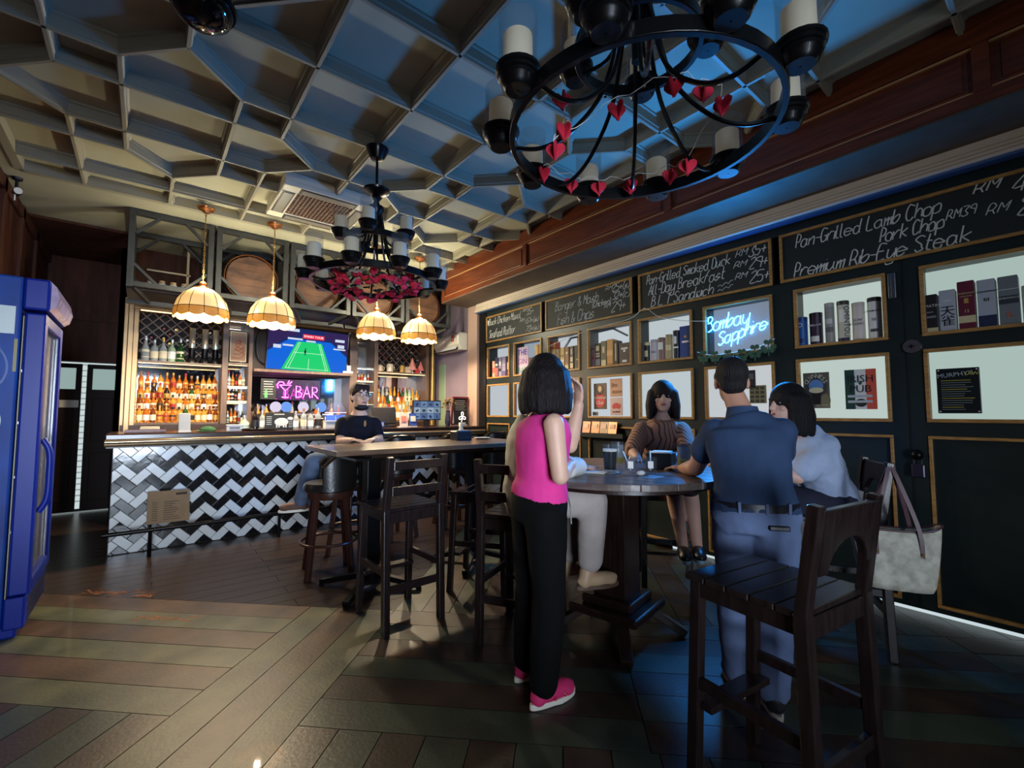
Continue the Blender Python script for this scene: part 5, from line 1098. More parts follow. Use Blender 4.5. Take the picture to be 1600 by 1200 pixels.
# ================================================================== CHAIRS AND STOOLS
def hchair(style,loc,rz,label,group,m=None,cols=None):
    """style 0: two back rails; 1: solid arched back"""
    m=m or M_chair
    t=thing('high_chair',label,'chair',loc,rz,group); W=.39; D=.40; zs=.745
    for s in(-1,1):
        ob('leg',MB().bar((s*(W/2-.01),D/2+.01,0),(s*(W/2-.02),D/2-.02,zs-.02),.042,.042,(0,1,0)),m,t,bevel=.004)
        mb=MB(); mb.bar((s*(W/2),-D/2-.02,0),(s*(W/2),-D/2,zs),.044,.044,(0,1,0)); mb.bar((s*(W/2),-D/2,zs-.01),(s*(W/2-.003),-D/2-.05,1.075),.044,.038,(0,1,0)); ob('back_post',mb,m,t,bevel=.005)
        ob('side_stretcher',MB().bar((s*(W/2-.005),-D/2,.36),(s*(W/2-.01),D/2,.36),.024,.04),m,t,bevel=.003)
        ob('side_apron',MB().bb(s*(W/2-.012)-.011,s*(W/2-.012)+.011,-D/2,D/2-.02,zs-.075,zs-.018),m,t,bevel=.003)
    ob('front_apron',MB().bb(-W/2+.02,W/2-.02,D/2-.035,D/2-.012,zs-.075,zs-.018),m,t,bevel=.003); ob('rear_apron',MB().bb(-W/2+.02,W/2-.02,-D/2-.01,-D/2+.014,zs-.085,zs-.018),m,t,bevel=.003)
    ob('foot_board',MB().bb(-W/2+.01,W/2-.01,D/2-.07,D/2+.005,.265,.29),m,t,bevel=.004); ob('rear_stretcher',MB().bar((-W/2,-D/2-.01,.26),(W/2,-D/2-.01,.26),.024,.045),m,t,bevel=.003)
    n=5
    for k in range(n):
        y0=-D/2-.005+(D+.02)*k/n; ob('seat_slat',MB().bb(-W/2-.015,W/2+.015,y0+.0025,y0+(D+.02)/n-.0025,zs-.018,zs+.004),m,t,bevel=.003,seg=1)
    if style==0:
        for z in(.86,1.02): ob('back_rail',MB().bar((-W/2+.02,-D/2-.02-.04*(z-.75)/.32,z),(W/2-.02,-D/2-.02-.04*(z-.75)/.32,z),.022,.055,(0,0,1)),m,t,bevel=.004)
    else:
        w2=W/2-.02; top=1.06; P=[(-w2,top),(-w2,.86)]+[(w2*.72*math.cos(PI-PI*j/10),.86+.10*math.sin(PI*j/10)) for j in range(11)]+[(w2,.86),(w2,top)]
        m2=Matrix.Rotation(R(8),3,'X'); v=MB().prism(P,.028,(0,.0,0),(1,0,0),(0,0,1)); ob('back_panel',MB().add([(x,y-D/2-.0-.14*(z-.75),z) for x,y,z in v.v],v.f),m,t,bevel=.004)
    return t
hchair(0,(1.375,2.92,0),R(2),'high wooden chair with two back rails alone before the high table','high wooden chairs')
hchair(0,(2.13,3.00,0),R(38),'high wooden chair turned sideways at the right end of the high table','high wooden chairs')
hchair(0,(1.86,2.19,0),R(-62),'high wooden chair under the seated man in the white shirt','high wooden chairs')
hchair(1,(1.79,.72,0),R(-8),'large dark high chair with arched back nearest the camera','high wooden chairs')
hchair(1,(3.27,.98,0),R(30),'high chair with a bag hung on it under the pale blue blouse','high wooden chairs')
hchair(0,(3.30,2.12,0),R(128),'high chair across the round table under the person with bare legs','high wooden chairs')
hchair(0,(2.62,2.62,0),R(172),'empty high chair behind the round table pedestal','high wooden chairs')
def bstool(loc,rz,label,first):
    t=thing('barrel_stool',label,'stool',loc,rz,'black leather barrel stools along the bar')
    M_sw=mat('stool wood',(60,34,27),.3,noise=.4,scale=5,stretch=(9,9,1.5))
    for k in range(4):
        a=R(45+90*k); c,s=math.cos(a),math.sin(a); ob('leg',MB().bar((c*.24,s*.24,0),(c*.16,s*.16,.66),.042,.042,(c,s,0)),M_sw,t,bevel=.005)
    ob('foot_ring',MB().tube([(.225*math.cos(2*PI*k/32),.225*math.sin(2*PI*k/32),.27) for k in range(32)],.012,8,True),M_sw,t,smooth=True)
    ob('seat_frame',MB().lathe([(.003,.63),(.185,.63),(.19,.64),(.19,.69),(.003,.69)],28),M_sw,t,smooth=True)
    ob('seat_cushion',MB().lathe([(.003,.69),(.20,.69),(.215,.705),(.215,.735),(.20,.76),(.12,.772),(.003,.775)],32),M_leather,t,smooth=True)
    # curved back, open towards +y
    vs=[];fs=[];n=24
    for ri,(r) in enumerate((.215,.185)):
        for j in range(n+1):
            a=R(-90-112+224*j/n); u=abs(j/n-.5)*2; top=1.09-.20*max(0,u-.35)**1.3/.57
            for z in(.70,top): vs.append((r*math.cos(a),r*math.sin(a),z))
    off=(n+1)*2
    for j in range(n):
        a=2*j; fs+=[(a,a+2,a+3,a+1),(off+a+1,off+a+3,off+a+2,off+a),(a+1,a+3,off+a+3,off+a+1)]
    fs+=[(0,1,off+1,off),(2*n,off+2*n,off+2*n+1,2*n+1)]
    ob('barrel_back',MB().add(vs,fs),M_leather,t,smooth=True,bevel=.008)
    mb=MB(); mb.tube([(.2*math.cos(R(-202+224*j/n)),.2*math.sin(R(-202+224*j/n)),1.09-.20*max(0,abs(j/n-.5)*2-.35)**1.3/.57+.004) for j in range(n+1)],.016,8); ob('back_piping',mb,mat('polished leather edge',(40,30,24),.2),t,smooth=True)
    return t
bs=bstool((1.27,4.06,0),R(78),'black leather barrel stool under the left end of the high table','')
for x,y,a,l in ((1.60,4.38,100,'black leather barrel stool the man in the black shirt sits on'),(2.18,4.75,12,'black leather barrel stool at the bar behind the middle of the high table'),(2.95,4.80,-8,'black leather barrel stool at the bar behind the right pedestal'),(3.55,4.85,5,'black leather barrel stool at the bar nearest the right wall')): dup(bs,(x,y,0),R(a),l)

# ================================================================== HANDBAG
t=thing('tote_bag','pale patterned tote bag with dark red straps hanging on a chair','bag',(2.985,.615,.47),R(-62))
M_bag=mat('bag canvas',(196,192,176),.7,noise=.35,rgb2=(158,154,138),scale=22,bump=.15); M_str=mat('dark red strap',(72,36,44),.45)
secs=[]; vs=[];fs=[]
for z,a,b in((0,.135,.075),(.012,.145,.085),(.15,.17,.075),(.27,.185,.055),(.31,.19,.045)):
    n=24
    for k in range(n):
        u=2*PI*k/n; ex=.45; x=math.copysign(abs(math.cos(u))**ex,math.cos(u))*a; y=math.copysign(abs(math.sin(u))**ex,math.sin(u))*b; vs.append((x,y,z+(.02*math.cos(u*2) if z>.3 else 0)))
for i in range(4):
    for k in range(24): l=(k+1)%24; fs.append((i*24+k,i*24+l,(i+1)*24+l,(i+1)*24+k))
fs.append(tuple(range(24))[::-1])
bo=ob('bag_body',MB().add(vs,fs),M_bag,t,smooth=True); so=bo.modifiers.new('s','SOLIDIFY'); so.thickness=.006; sb=bo.modifiers.new('b','SUBSURF'); sb.levels=1; sb.render_levels=1
ob('rim',MB().tube([vs[96+k] for k in range(24)],.005,6,True),M_str,t,smooth=True)
for s in(-1,1):
    P=crom([(-.09,s*.066,.17),(-.085,s*.06,.30),(-.03,s*.02,.52),(.0,.0,.60),(.03,s*.02,.52),(.085,s*.06,.30),(.09,s*.066,.17)],5); mb=MB()
    for a,b in zip(P,P[1:]): mb.bar(a,b,.018,.004,(0,1,0))
    ob('strap',mb,M_str,t)
    for x in(-.09,.09): ob('strap_stud',MB().ell((x,s*.075,.19),(.006,.004,.006),nu=8,nv=6),M_brass,t)

# ================================================================== DRINKS FRIDGE
f=thing('drinks_fridge','tall blue glass door drinks fridge with a lit header at the left','fridge',(-.55,4.05,0))
M_bl=mat('fridge blue',(10,62,140),.5,noise=.3,rgb2=(8,40,104),scale=2.2,spec=.3); M_bl2=mat('fridge door blue',(8,32,122),.4,spec=.3)
ob('fridge_body',MB().bb(-.50,-.06,0,.74,.06,2.19),M_bl,f,bevel=.012)
ob('plinth',MB().bb(-.48,.0,.02,.72,0,.08).bb(-.06,.035,.01,.73,.05,.24),M_bl2,f,bevel=.012)
mb=MB()
for k in range(5): mb.bb(.035,.04,.08,.66,.08+.03*k,.092+.03*k)
ob('vent_slots',mb,M_blackp,f)
mb=MB(); mb.bb(-.045,.05,.0,.075,.25,1.97); mb.bb(-.045,.05,.665,.74,.25,1.97); mb.bb(-.045,.05,.075,.665,.25,.33); mb.bb(-.045,.05,.075,.665,1.89,1.97); ob('door_frame',mb,M_bl2,f,bevel=.012)
ob('door_glass',MB().bb(.01,.022,.075,.665,.33,1.89),mat('fridge glass',(120,125,130),.06,spec=1,alpha=.45),f)
ob('door_inner_edge',MB().bb(.024,.034,.075,.09,.33,1.89).bb(.024,.034,.65,.665,.33,1.89),M_steel,f)
ob('fridge_interior',MB().bb(-.055,-.05,.02,.72,.1,1.95),mat('fridge inside',(150,146,136),.5),f)
for z in(.62,.95,1.28,1.60): ob('wire_shelf',MB().bb(-.05,-.02,.03,.71,z,z+.015),M_steel,f)
ob('door_handle',MB().tube(crom([(.05,.13,1.18),(.085,.13,1.10),(.09,.13,.95),(.085,.13,.80),(.05,.13,.72)]),.018,10),M_bl2,f,smooth=True)
ob('header_box',MB().bb(-.06,.06,.0,.74,1.99,2.19),M_bl2,f,bevel=.015)
v=MB().prism([(.055,1.995),(.085,2.02),(.10,2.08),(.085,2.15),(.055,2.185)],-.70,(0,.02,0),(1,0,0),(0,0,1)); ob('header_light',v,mat('pearly header',(190,170,190),.12,emit=(190,160,200),es=.12,noise=.5,scale=7),f,smooth=False)
# prints and a painted yellow glow on the side that faces the camera
def fpr(poly,rgb,y=-.002,nm='side_print'): ob(nm,MB().prism(poly,.001,(0,y,0),(1,0,0),(0,0,1)),mat('fpr %d %d %d'%rgb,rgb,.4),f)
fpr([(-.24,1.83),(-.085,1.83),(-.085,2.0),(-.24,2.0)],(190,196,190),-.003,'silver_notice')
fpr([(-.235,1.845),(-.19,1.845),(-.19,1.99),(-.235,1.99)],(70,110,140),-.004,'notice_print')
def ringp(cx,cz,r0,r1,n=40): return MB().lathe([(r0,0),(r1,0),(r1,.001),(r0,.001),(r0,0)],n,(cx,-.003,cz),'Y')
ob('side_print',ringp(-.30,1.62,.19,.20),mat('fpr ring',(30,66,130),.4),f); ob('side_print',ringp(-.30,1.62,.14,.147),mat('fpr ring',(30,66,130),.4),f)
ob('side_print',ringp(-.30,1.62,.0,.09),mat('fpr teal',(64,110,130),.5),f)
ob('side_print',MB().lathe([(.003,0),(.13,0),(.13,.001),(.003,.001)],36,(-.245,-.004,1.30),'Y'),mat('fpr white',(206,206,200),.5),f); ob('side_print',MB().lathe([(.003,0),(.118,0),(.118,.001),(.003,.001)],36,(-.245,-.0055,1.30),'Y'),mat('fpr yellow',(196,150,40),.5),f); ob('side_print',MB().lathe([(.003,0),(.05,0),(.05,.001),(.003,.001)],30,(-.245,-.007,1.30),'Y'),mat('fpr navy',(20,24,60),.5),f)
fpr([(-.22,.12),(-.09,.12),(-.09,.24),(-.22,.24)],(170,90,70),-.003,'orange_print'); fpr([(-.083,1.60),(-.068,1.60),(-.068,1.80),(-.083,1.80)],(120,108,50),-.003,'yellow_print')  # orange patch is print; the yellow strip imitates a glow by colour
textmesh('side_lettering','Ice',.06,mat('fpr white',(206,206,200),.5),f,(-.22,-.003,2.08),ROTY)
# ================================================================== PEOPLE
def skin(name,rgb): 
    m=mat(name,rgb,.5,noise=.12,scale=9,bump=.05,bscale=120); b=m.node_tree.nodes['Principled BSDF']; b.inputs['Subsurface Weight'].default_value=.12; b.inputs['Subsurface Radius'].default_value=(.02,.008,.004); b.inputs['Subsurface Scale'].default_value=.5; return m
def cloth(name,rgb,r=.8,rgb2=None,sc=6): return mat(name,rgb,r,noise=.18,rgb2=rgb2,scale=sc,bump=.35,bscale=9,spec=.15)
def organic(name,mb,m,par,vox,sm=6,wr=0,ws=.09):
    o=ob(name,mb,m,par); r=o.modifiers.new('remesh','REMESH'); r.mode='VOXEL'; r.voxel_size=vox; r.use_smooth_shade=True
    s=o.modifiers.new('smooth','SMOOTH'); s.iterations=sm; s.factor=.5
    if wr:
        tx_=bpy.data.textures.get('wr%g'%ws) or bpy.data.textures.new('wr%g'%ws,'CLOUDS'); tx_.noise_scale=ws; tx_.noise_depth=3
        d=o.modifiers.new('wrinkle','DISPLACE'); d.texture=tx_; d.strength=wr; d.mid_level=.5; d.texture_coords='OBJECT'; d.texture_coords_object=EMPTYW
    return o
EMPTYW=co
def V3(p): return Vector(p)
class Person:
    def __init__(s,label,J,f,loc,skinm,hf=None,wide=1.0,vox=.006,hu=(0,0,1)):
        s.J={k:Vector(v) for k,v in J.items()}; s.loc=Vector(loc); s.t=thing('person',label,'person',loc); s.w=wide; s.vox=vox
        s.f=Vector(f).normalized(); s.r=s.f.cross(Vector((0,0,1))).normalized()
        s.hf=Vector(hf or f).normalized(); hu=Vector(hu).normalized(); s.hf=(s.hf-hu*s.hf.dot(hu)).normalized(); s.hu=hu; s.hr=s.hf.cross(hu); s.sk=skinm
        s.hb=Matrix((s.hr,s.hf,s.hu)).transposed()
    def H(s,r,f,u): return s.J['head']+s.hr*r+s.hf*f+s.hu*u
    def secs(s,e,lo='pelvis'):
        J=s.J; w=s.w; sm=(J['sR']+J['sL'])/2
        a=[(J['pelvis']-(J['waist']-J['pelvis'])*.55,(.13*w+e,.10+e)),(J['pelvis'],(.165*w+e,.115+e)),(J['waist'],(.135*w+e,.098+e)),(J['chest'],(.155*w+e,.112+e)),(J['chest']*.35+sm*.65,(.165*w+e,.105+e)),(sm,(.150*w+e,.080+e)),(sm*.4+J['neck']*.6,(.085*w+e,.07+e)),(J['neck'],(.060+e*.5,.058+e*.5))]
        return a
    def hand(s,mb,wr,d,n,curl=.5,sc=1):
        d=Vector(d).normalized(); n=Vector(n); n=(n-d*n.dot(d)).normalized(); x=d.cross(n)
        B=Matrix((x,d,n)).transposed(); W=Vector(wr)
        mb.ell(W+d*.048*sc,(.037*sc,.052*sc,.016*sc),B)
        mb.cap(W-d*.02,W+d*.02*sc,.026*sc,.024*sc,sq=.8,ref=n)
        for i,(o,L) in enumerate(((-.031,.068),(-.0105,.078),(.0105,.073),(.031,.058))):
            p=W+x*o*sc+d*.085*sc; a=curl*(.5+.12*i); q=p+(d*math.cos(a)+n*math.sin(a))*L*.55*sc+x*o*.12; a2=a+curl*1.0; e=q+(d*math.cos(a2)+n*math.sin(a2))*L*.5*sc
            mb.cap(p-d*.012,q,.0086*sc,.0080*sc,8); mb.cap(q,e,.0080*sc,.0068*sc,8)
        p=W-x*.03*sc+d*.03*sc; q=p-x*.028*sc+d*.028*sc+n*.012; e=q+d*.034*sc-x*.004+n*.014; mb.cap(p,q,.012*sc,.0098*sc,8); mb.cap(q,e,.0095*sc,.0078*sc,8)
    def body(s,hands,feet=True,arm=1.0,legr=1.0):
        J=s.J; mb=MB()
        mb.ell(s.H(0,-.012,.022),(.073,.093,.098),s.hb); mb.ell(s.H(0,.02,-.05),(.058,.068,.072),s.hb); mb.ell(s.H(0,.062,-.098),(.026,.024,.020),s.hb)
        mb.cap(s.H(0,.076,.014),s.H(0,.097,-.030),.009,.0145,10); mb.ell(s.H(0,.066,.026),(.045,.012,.010),s.hb); mb.ell(s.H(0,.078,-.062),(.024,.015,.014),s.hb)
        for e in(-1,1): mb.ell(s.H(e*.075,-.008,-.014),(.011,.02,.032),s.hb); mb.ell(s.H(e*.044,.058,-.030),(.018,.016,.016),s.hb)
        mb.cap(J['neck']-s.hu*.02,s.H(0,-.018,-.06),.057*min(1.05,s.w),.052,14)
        mb.loft(s.secs(0),s.r)
        for q in 'RL':
            S,E,Wr=J['s'+q],J['e'+q],J['w'+q]
            mb.cap(S,E,.050*arm,.040*arm,14); M=E.lerp(Wr,.3); mb.cap(E,M,.040*arm,.042*arm,14); mb.cap(M,Wr,.042*arm,.027*arm,14)
            if q in hands: s.hand(mb,Wr,*hands[q])
            h,k,a=J['h'+q],J['k'+q],J['a'+q]
            mb.cap(h,k,.085*legr,.058*legr,16); M=k.lerp(a,.32)-(s.f*.012); mb.cap(k,M,.056*legr,.056*legr,16); mb.cap(M,a,.056*legr,.036,16)
            d=s.J.get('t'+q); d=(d if d is not None else a+s.f*.13-Vector((0,0,.05)))
            mb.cap(a-(d-a)*.18-Vector((0,0,.025)),d,.034,.028,12,.8)
        return organic('body',mb.off(-s.loc),s.sk,s.t,s.vox)
    def face(s,lips=(150,80,76),brow=(30,24,22)):
        for e in(-1,1):
            ob('eye',MB().ell(s.H(e*.031,.0645,.006),(.0135,.008,.0080),s.hb,10,8).off(-s.loc),mat('eye white',(222,216,208),.3),s.t,smooth=True)
            ob('iris',MB().ell(s.H(e*.031,.0705,.006),(.0062,.0035,.0065),s.hb,8,6).off(-s.loc),mat('dark iris',(28,20,18),.2),s.t,smooth=True)
            ob('eyebrow',MB().ell(s.H(e*.033,.0755,.028),(.02,.006,.005),s.hb,8,6).off(-s.loc),mat('brow',brow,.8),s.t,smooth=True)
        ob('lips',MB().ell(s.H(0,.089,-.062),(.023,.008,.008),s.hb,10,6).off(-s.loc),mat('lips',lips,.5),s.t,smooth=True)
    def trousers(s,m,e=.018,upto=1.0,flare=0,wr=.012,top=.06):
        J=s.J; mb=MB(); S=s.secs(e); up_=J['pelvis'].lerp(J['waist'],top/.17)
        mb.loft([S[0],S[1],(up_,(S[2][1][0]*.6+S[1][1][0]*.4,S[2][1][1]*.5+S[1][1][1]*.5))],s.r)
        for q in 'RL':
            h,k,a=J['h'+q],J['k'+q],J['a'+q]; A=k.lerp(a,upto)
            mb.cap(h,k,.088+e,.060+e+flare*.3,16); mb.cap(k,k.lerp(A,.5),.060+e+flare*.3,.056+e+flare*.6,16); mb.cap(k.lerp(A,.5),A,.056+e+flare*.6,.040+e+flare,16)
        return organic('trousers',mb.off(-s.loc),m,s.t,.011,6,wr,.12)
    def top(s,m,name='shirt',e=.016,slv=.5,low=.0,wr=.012,se=.018,ws=.12,fore=False):
        J=s.J; mb=MB(); S=s.secs(e); lo=J['pelvis'].lerp(J['waist'],low)
        S=[(lo-(J['waist']-J['pelvis'])*.02,(S[1][1][0],S[1][1][1])),(J['waist'].lerp(lo,.5),(S[1][1][0]*.6+S[2][1][0]*.4,S[1][1][1]))]+S[2:-1]+[(J['neck'].lerp((J['sR']+J['sL'])/2,.25),(.066+e*.6,.064+e*.6))]
        mb.loft(S,s.r)
        if slv>0:
            for q in 'RL':
                a,b,c=J['s'+q],J['e'+q],J['w'+q]
                mb.cap(a.lerp((J['sR']+J['sL'])/2,.02),a.lerp(b,min(1,slv)),.058+se*.45,.048+se*.9,16)
                if slv>1: mb.cap(b,b.lerp(c,slv-1),.046+se,.036+se,16)
        return organic(name,mb.off(-s.loc),m,s.t,.010,6,wr,ws)
    def hair(s,kind,rgb,L=.16):
        mb=MB(); m=mat('hair %d %d %d'%rgb,rgb,.62,bump=.9,bscale=26,stretch=(6,6,.6),noise=.4,scale=30,spec=.25)
        if kind=='bob':
            mb.ell(s.H(0,-.022,.032),(.094,.108,.104),s.hb,20,14)
            for k in range(13):
                a=R(-205+230*k/12); c,si=math.cos(a),math.sin(a)
                p=s.H(.085*c,-.025+.085*si,.03); q=s.H(.098*c,-.035+.09*si,-.02-L*.4); e=s.H(.108*c,-.035+.10*si,-.03-L*(.95+.07*math.sin(k*2.3))); mb.cap(p,q,.034,.038,10); mb.cap(q,e,.038,.022,10)
            mb.ell(s.H(0,-.05,-.06),(.085,.07,.11),s.hb)
        else:
            mb.ell(s.H(0,-.022,.038),(.080,.098,.090),s.hb,20,14); mb.ell(s.H(0,-.058,-.015),(.066,.045,.062),s.hb)
            for e in(-1,1): mb.cap(s.H(e*.070,.01,.03),s.H(e*.073,-.005,-.02),.016,.010,8)
            if kind=='fringe':
                for k in range(7): mb.cap(s.H(-.054+.018*k,.040,.088),s.H(-.058+.0195*k,.074-.022*abs(k-3)/3,.040),.022,.008,8)
        return organic('hair',mb.off(-s.loc),m,s.t,.008,4)
    def shoe(s,q,m,sole,L=.25,name='shoe',up=.06,d=None):
        a=s.J['a'+q]; d=Vector(d).normalized() if d else s.f; d=Vector(d); zz=a.z-.075 if a.z>.2 else 0; h=d.copy(); h.z=0; h.normalize(); r=h.cross(Vector((0,0,1)))
        base=Vector((a.x,a.y,zz)); B=Matrix((r,h,Vector((0,0,1)))).transposed(); mb=MB()
        mb.ell(base+h*.055+Vector((0,0,.05)),(.045,L*.5,.042),B); mb.cap(base-h*.03+Vector((0,0,.045)),base-h*.015+Vector((0,0,up+.04)),.04,.042,12); mb.ell(base+h*.12+Vector((0,0,.04)),(.046,.06,.034),B)
        o=organic(name,mb.off(-s.loc),m,s.t,.007,4)
        P=[(.036*math.sin(t)*(1.25 if math.cos(t)>0 else 1),.055+L*.52*math.cos(t)) for t in [2*PI*k/22 for k in range(22)]]
        ob('sole',MB().prism(P[::-1],.026,base+Vector((0,0,.001))-s.loc,r,h),sole,s.t,smooth=True,bevel=.005); return base,h,r

# --- woman in pink, standing
J=dict(head=(1.522,1.618,1.505),neck=(1.522,1.64,1.352),chest=(1.525,1.655,1.19),waist=(1.525,1.664,1.035),pelvis=(1.515,1.676,.90),sR=(1.455,1.500,1.30),eR=(1.462,1.470,1.065),wR=(1.665,1.60,1.095),sL=(1.585,1.765,1.31),eL=(1.80,1.73,1.17),wL=(1.795,1.66,1.39),hR=(1.49,1.595,.86),hL=(1.54,1.755,.85),kR=(1.515,1.600,.49),kL=(1.565,1.785,.48),aR=(1.49,1.615,.085),aL=(1.57,1.825,.085))
J.update(tR=(1.64,1.59,.035),tL=(1.72,1.80,.035))
P=Person('person standing in pink sleeveless top and black trousers, hand raised to face',J,(.97,-.12,0),(1.53,1.68,0),skin('fair skin',(214,170,146)),hf=(.80,.55,-.05),wide=.92)
P.body({'R':((.35,.9,.15),(-.9,.3,.1),.6),'L':((-.10,-.12,.95),(-.9,.2,0),.55)},arm=.98)
P.face()
o=P.top(cloth('pink knit',(222,60,142),.75),'sleeveless_top',.014,0,.30,.006)
P.trousers(cloth('black trousers',(11,10,11),.9),.016,.97,.012,.010,.12); P.hair('bob',(22,14,15),.115)
M_pk=mat('pink shoe mesh',(206,44,104),.7,bump=.3,bscale=90); M_so=mat('white sole',(226,218,204),.6)
for q in 'RL':
    b,h,r=P.shoe(q,M_pk,M_so,.255,up=.035,d=(.98,-.10,0))
    mb=MB()
    for a,c in((.03,.10),(.10,.03)): mb.tube([b+h*a+r*.047+Vector((0,0,.035))-P.loc,b+h*(a+c)/2+Vector((0,0,.098))-P.loc,b+h*c-r*.047+Vector((0,0,.035))-P.loc],.009,6)
    ob('shoe_strap',mb,mat('dark pink strap',(190,30,80),.6),P.t,smooth=True)
ob('drawstring',MB().tube([V3(p)-P.loc for p in((1.66,1.62,.95),(1.675,1.61,.88),(1.668,1.60,.80))],.004,5),M_blackp,P.t)
# --- man in navy polo, leaning on the table
J=dict(head=(2.384,1.127,1.515),neck=(2.35,1.065,1.365),chest=(2.315,1.022,1.19),waist=(2.283,.993,1.0),pelvis=(2.267,.98,.86),sL=(2.262,1.165,1.255),eL=(2.34,1.315,1.05),wL=(2.46,1.46,1.025),sR=(2.41,.900,1.262),eR=(2.58,.99,1.055),wR=(2.62,1.22,1.025),hL=(2.245,1.06,.81),hR=(2.29,.905,.81),kL=(2.275,1.09,.44),kR=(2.30,.925,.44),aL=(2.32,1.11,.085),aR=(2.27,.93,.085),tL=(2.44,1.20,.035),tR=(2.40,1.02,.035))
P=Person('person in a navy polo shirt and blue trousers leaning over the round table',J,(.80,.60,0),(2.28,1.0,0),skin('tan skin',(190,140,116)),hf=(.84,.54,-.12),wide=1.10)
P.body({'L':((.35,.9,-.02),(0,0,-1),.4),'R':((.0,1,-.02),(0,0,-1),.4)},arm=1.08); P.face()
P.top(cloth('navy polo cotton',(50,68,98),.85),'polo_shirt',.020,.52,.12,.014,.022); P.trousers(cloth('blue grey trousers',(102,118,154),.85,sc=9),.020,.96,.010,.018,.10); P.hair('short',(30,26,28))
ob('collar',MB().loft([(P.J['neck']-P.loc+Vector((-.01,-.01,-.045)),(.082,.080)),(P.J['neck']-P.loc+Vector((-.006,-.006,.012)),(.070,.068))],P.r),cloth('navy polo cotton',(50,68,98)),P.t,smooth=True)
bp=P.J['pelvis'].lerp(P.J['waist'],.42)-P.loc; mb=MB(); mb.loft([(bp-Vector((0,0,.018)),(.193,.138)),(bp+Vector((0,0,.018)),(.191,.136))],P.r,n=30); ob('belt',mb,mat('dark belt',(24,24,34),.4),P.t,smooth=True)
for a in(-.09,.02,.12): ob('belt_loop',MB().box(bp-P.f*.137*math.sqrt(max(0,1-(a/.195)**2))+P.r*a,(.012,.012,.05),rz=math.atan2(P.r.y,P.r.x)),cloth('blue grey trousers',(102,118,154)),P.t)
pk=P.J['pelvis']-P.loc+P.r*.065-P.f*.136+Vector((0,0,-.02)); ob('wallet_edge',MB().box(pk,(.085,.012,.022),rz=math.atan2(P.r.y,P.r.x)),M_blackp,P.t,bevel=.005)
for q in 'RL': P.shoe(q,mat('dark trainer',(34,34,40),.6),M_so,.275,d=(.75,.66,0))
# --- woman in pale blue blouse, seated
J=dict(head=(3.06,1.12,1.405),neck=(3.125,1.085,1.255),chest=(3.21,1.04,1.09),waist=(3.27,1.0,.93),pelvis=(3.30,.98,.80),sR=(3.16,.945,1.15),eR=(3.00,1.05,.97),wR=(2.92,1.22,1.03),sL=(3.23,1.16,1.15),eL=(3.12,1.28,1.0),wL=(2.95,1.40,1.035),hR=(3.22,.92,.80),hL=(3.36,1.03,.80),kR=(3.02,1.27,.80),kL=(3.14,1.35,.80),aR=(3.00,1.24,.385),aL=(3.12,1.33,.385),tR=(2.93,1.36,.34),tL=(3.05,1.45,.34))
P=Person('person with black bob and pale blue blouse seated right of the round table',J,(-.50,.86,0),(3.27,.98,0),skin('light skin',(206,164,146)),hf=(-.86,.50,-.1),wide=.98)
P.body({'R':((-.3,.9,-.02),(0,0,-1),.4),'L':((-.4,.85,-.02),(0,0,-1),.4)}); P.face()
P.top(cloth('pale blue blouse',(164,178,206),.7),'blouse',.038,.75,-.25,.026,.036,.10); P.trousers(cloth('dark skirt',(44,46,62)),.024,.6,.03,.012); P.hair('bob',(15,14,18),.15)
for q in 'RL': 
    a=P.J['a'+q]-P.loc; ob('sandal_strap',MB().tube([a+Vector((-.05,.05,-.02)),a+Vector((-.02,.09,.0)),a+Vector((.03,.08,-.03))],.006,6),M_blackp,P.t); ob('sandal_sole',MB().box(a+Vector((-.03,.05,-.085)),(.08,.23,.02),rz=R(30)),M_blackp,P.t,bevel=.006)
# --- man in white shirt behind the pink woman, seated
J=dict(head=(1.815,1.93,1.485),neck=(1.785,1.985,1.345),chest=(1.765,2.02,1.17),waist=(1.765,2.06,.985),pelvis=(1.79,2.08,.84),sR=(1.675,1.875,1.232),eR=(1.80,1.765,1.045),wR=(2.02,1.86,1.025),sL=(1.84,2.175,1.236),eL=(1.90,2.27,1.05),wL=(2.06,2.16,1.025),hR=(1.80,1.98,.83),hL=(1.86,2.13,.83),kR=(2.06,1.80,.84),kL=(2.21,2.05,.82),aR=(2.02,1.80,.42),aL=(2.10,2.05,.385),tR=(2.14,1.75,.37),tL=(2.23,2.0,.34))
P=Person('person in white long sleeved shirt and grey trousers seated behind the pink top',J,(.85,-.45,0),(1.80,2.08,0),skin('tan skin',(190,140,116)),hf=(.93,-.2,-.1),wide=1.08)
P.body({'R':((.95,.25,-.02),(0,0,-1),.4),'L':((.9,-.2,-.02),(0,0,-1),.4)}); P.face()
P.top(cloth('white shirt',(212,208,200),.75),'shirt',.024,1.75,-.1,.018,.022); P.trousers(cloth('light grey trousers',(168,156,150),.8),.022,.80,.01,.014); P.hair('short',(34,28,28))
w0=P.J['wR'].lerp(P.J['eR'],.12)-P.loc; ob('wristband',MB().lathe([(.030,-.007),(.033,-.007),(.033,.007),(.030,.007),(.03,-.007)],16,w0,'X'),M_blackp,P.t,smooth=True)
for q in 'RL': P.shoe(q,mat('tan loafer',(178,148,116),.5),mat('brown sole',(90,70,54),.6),.27,d=(.9,-.3,0))
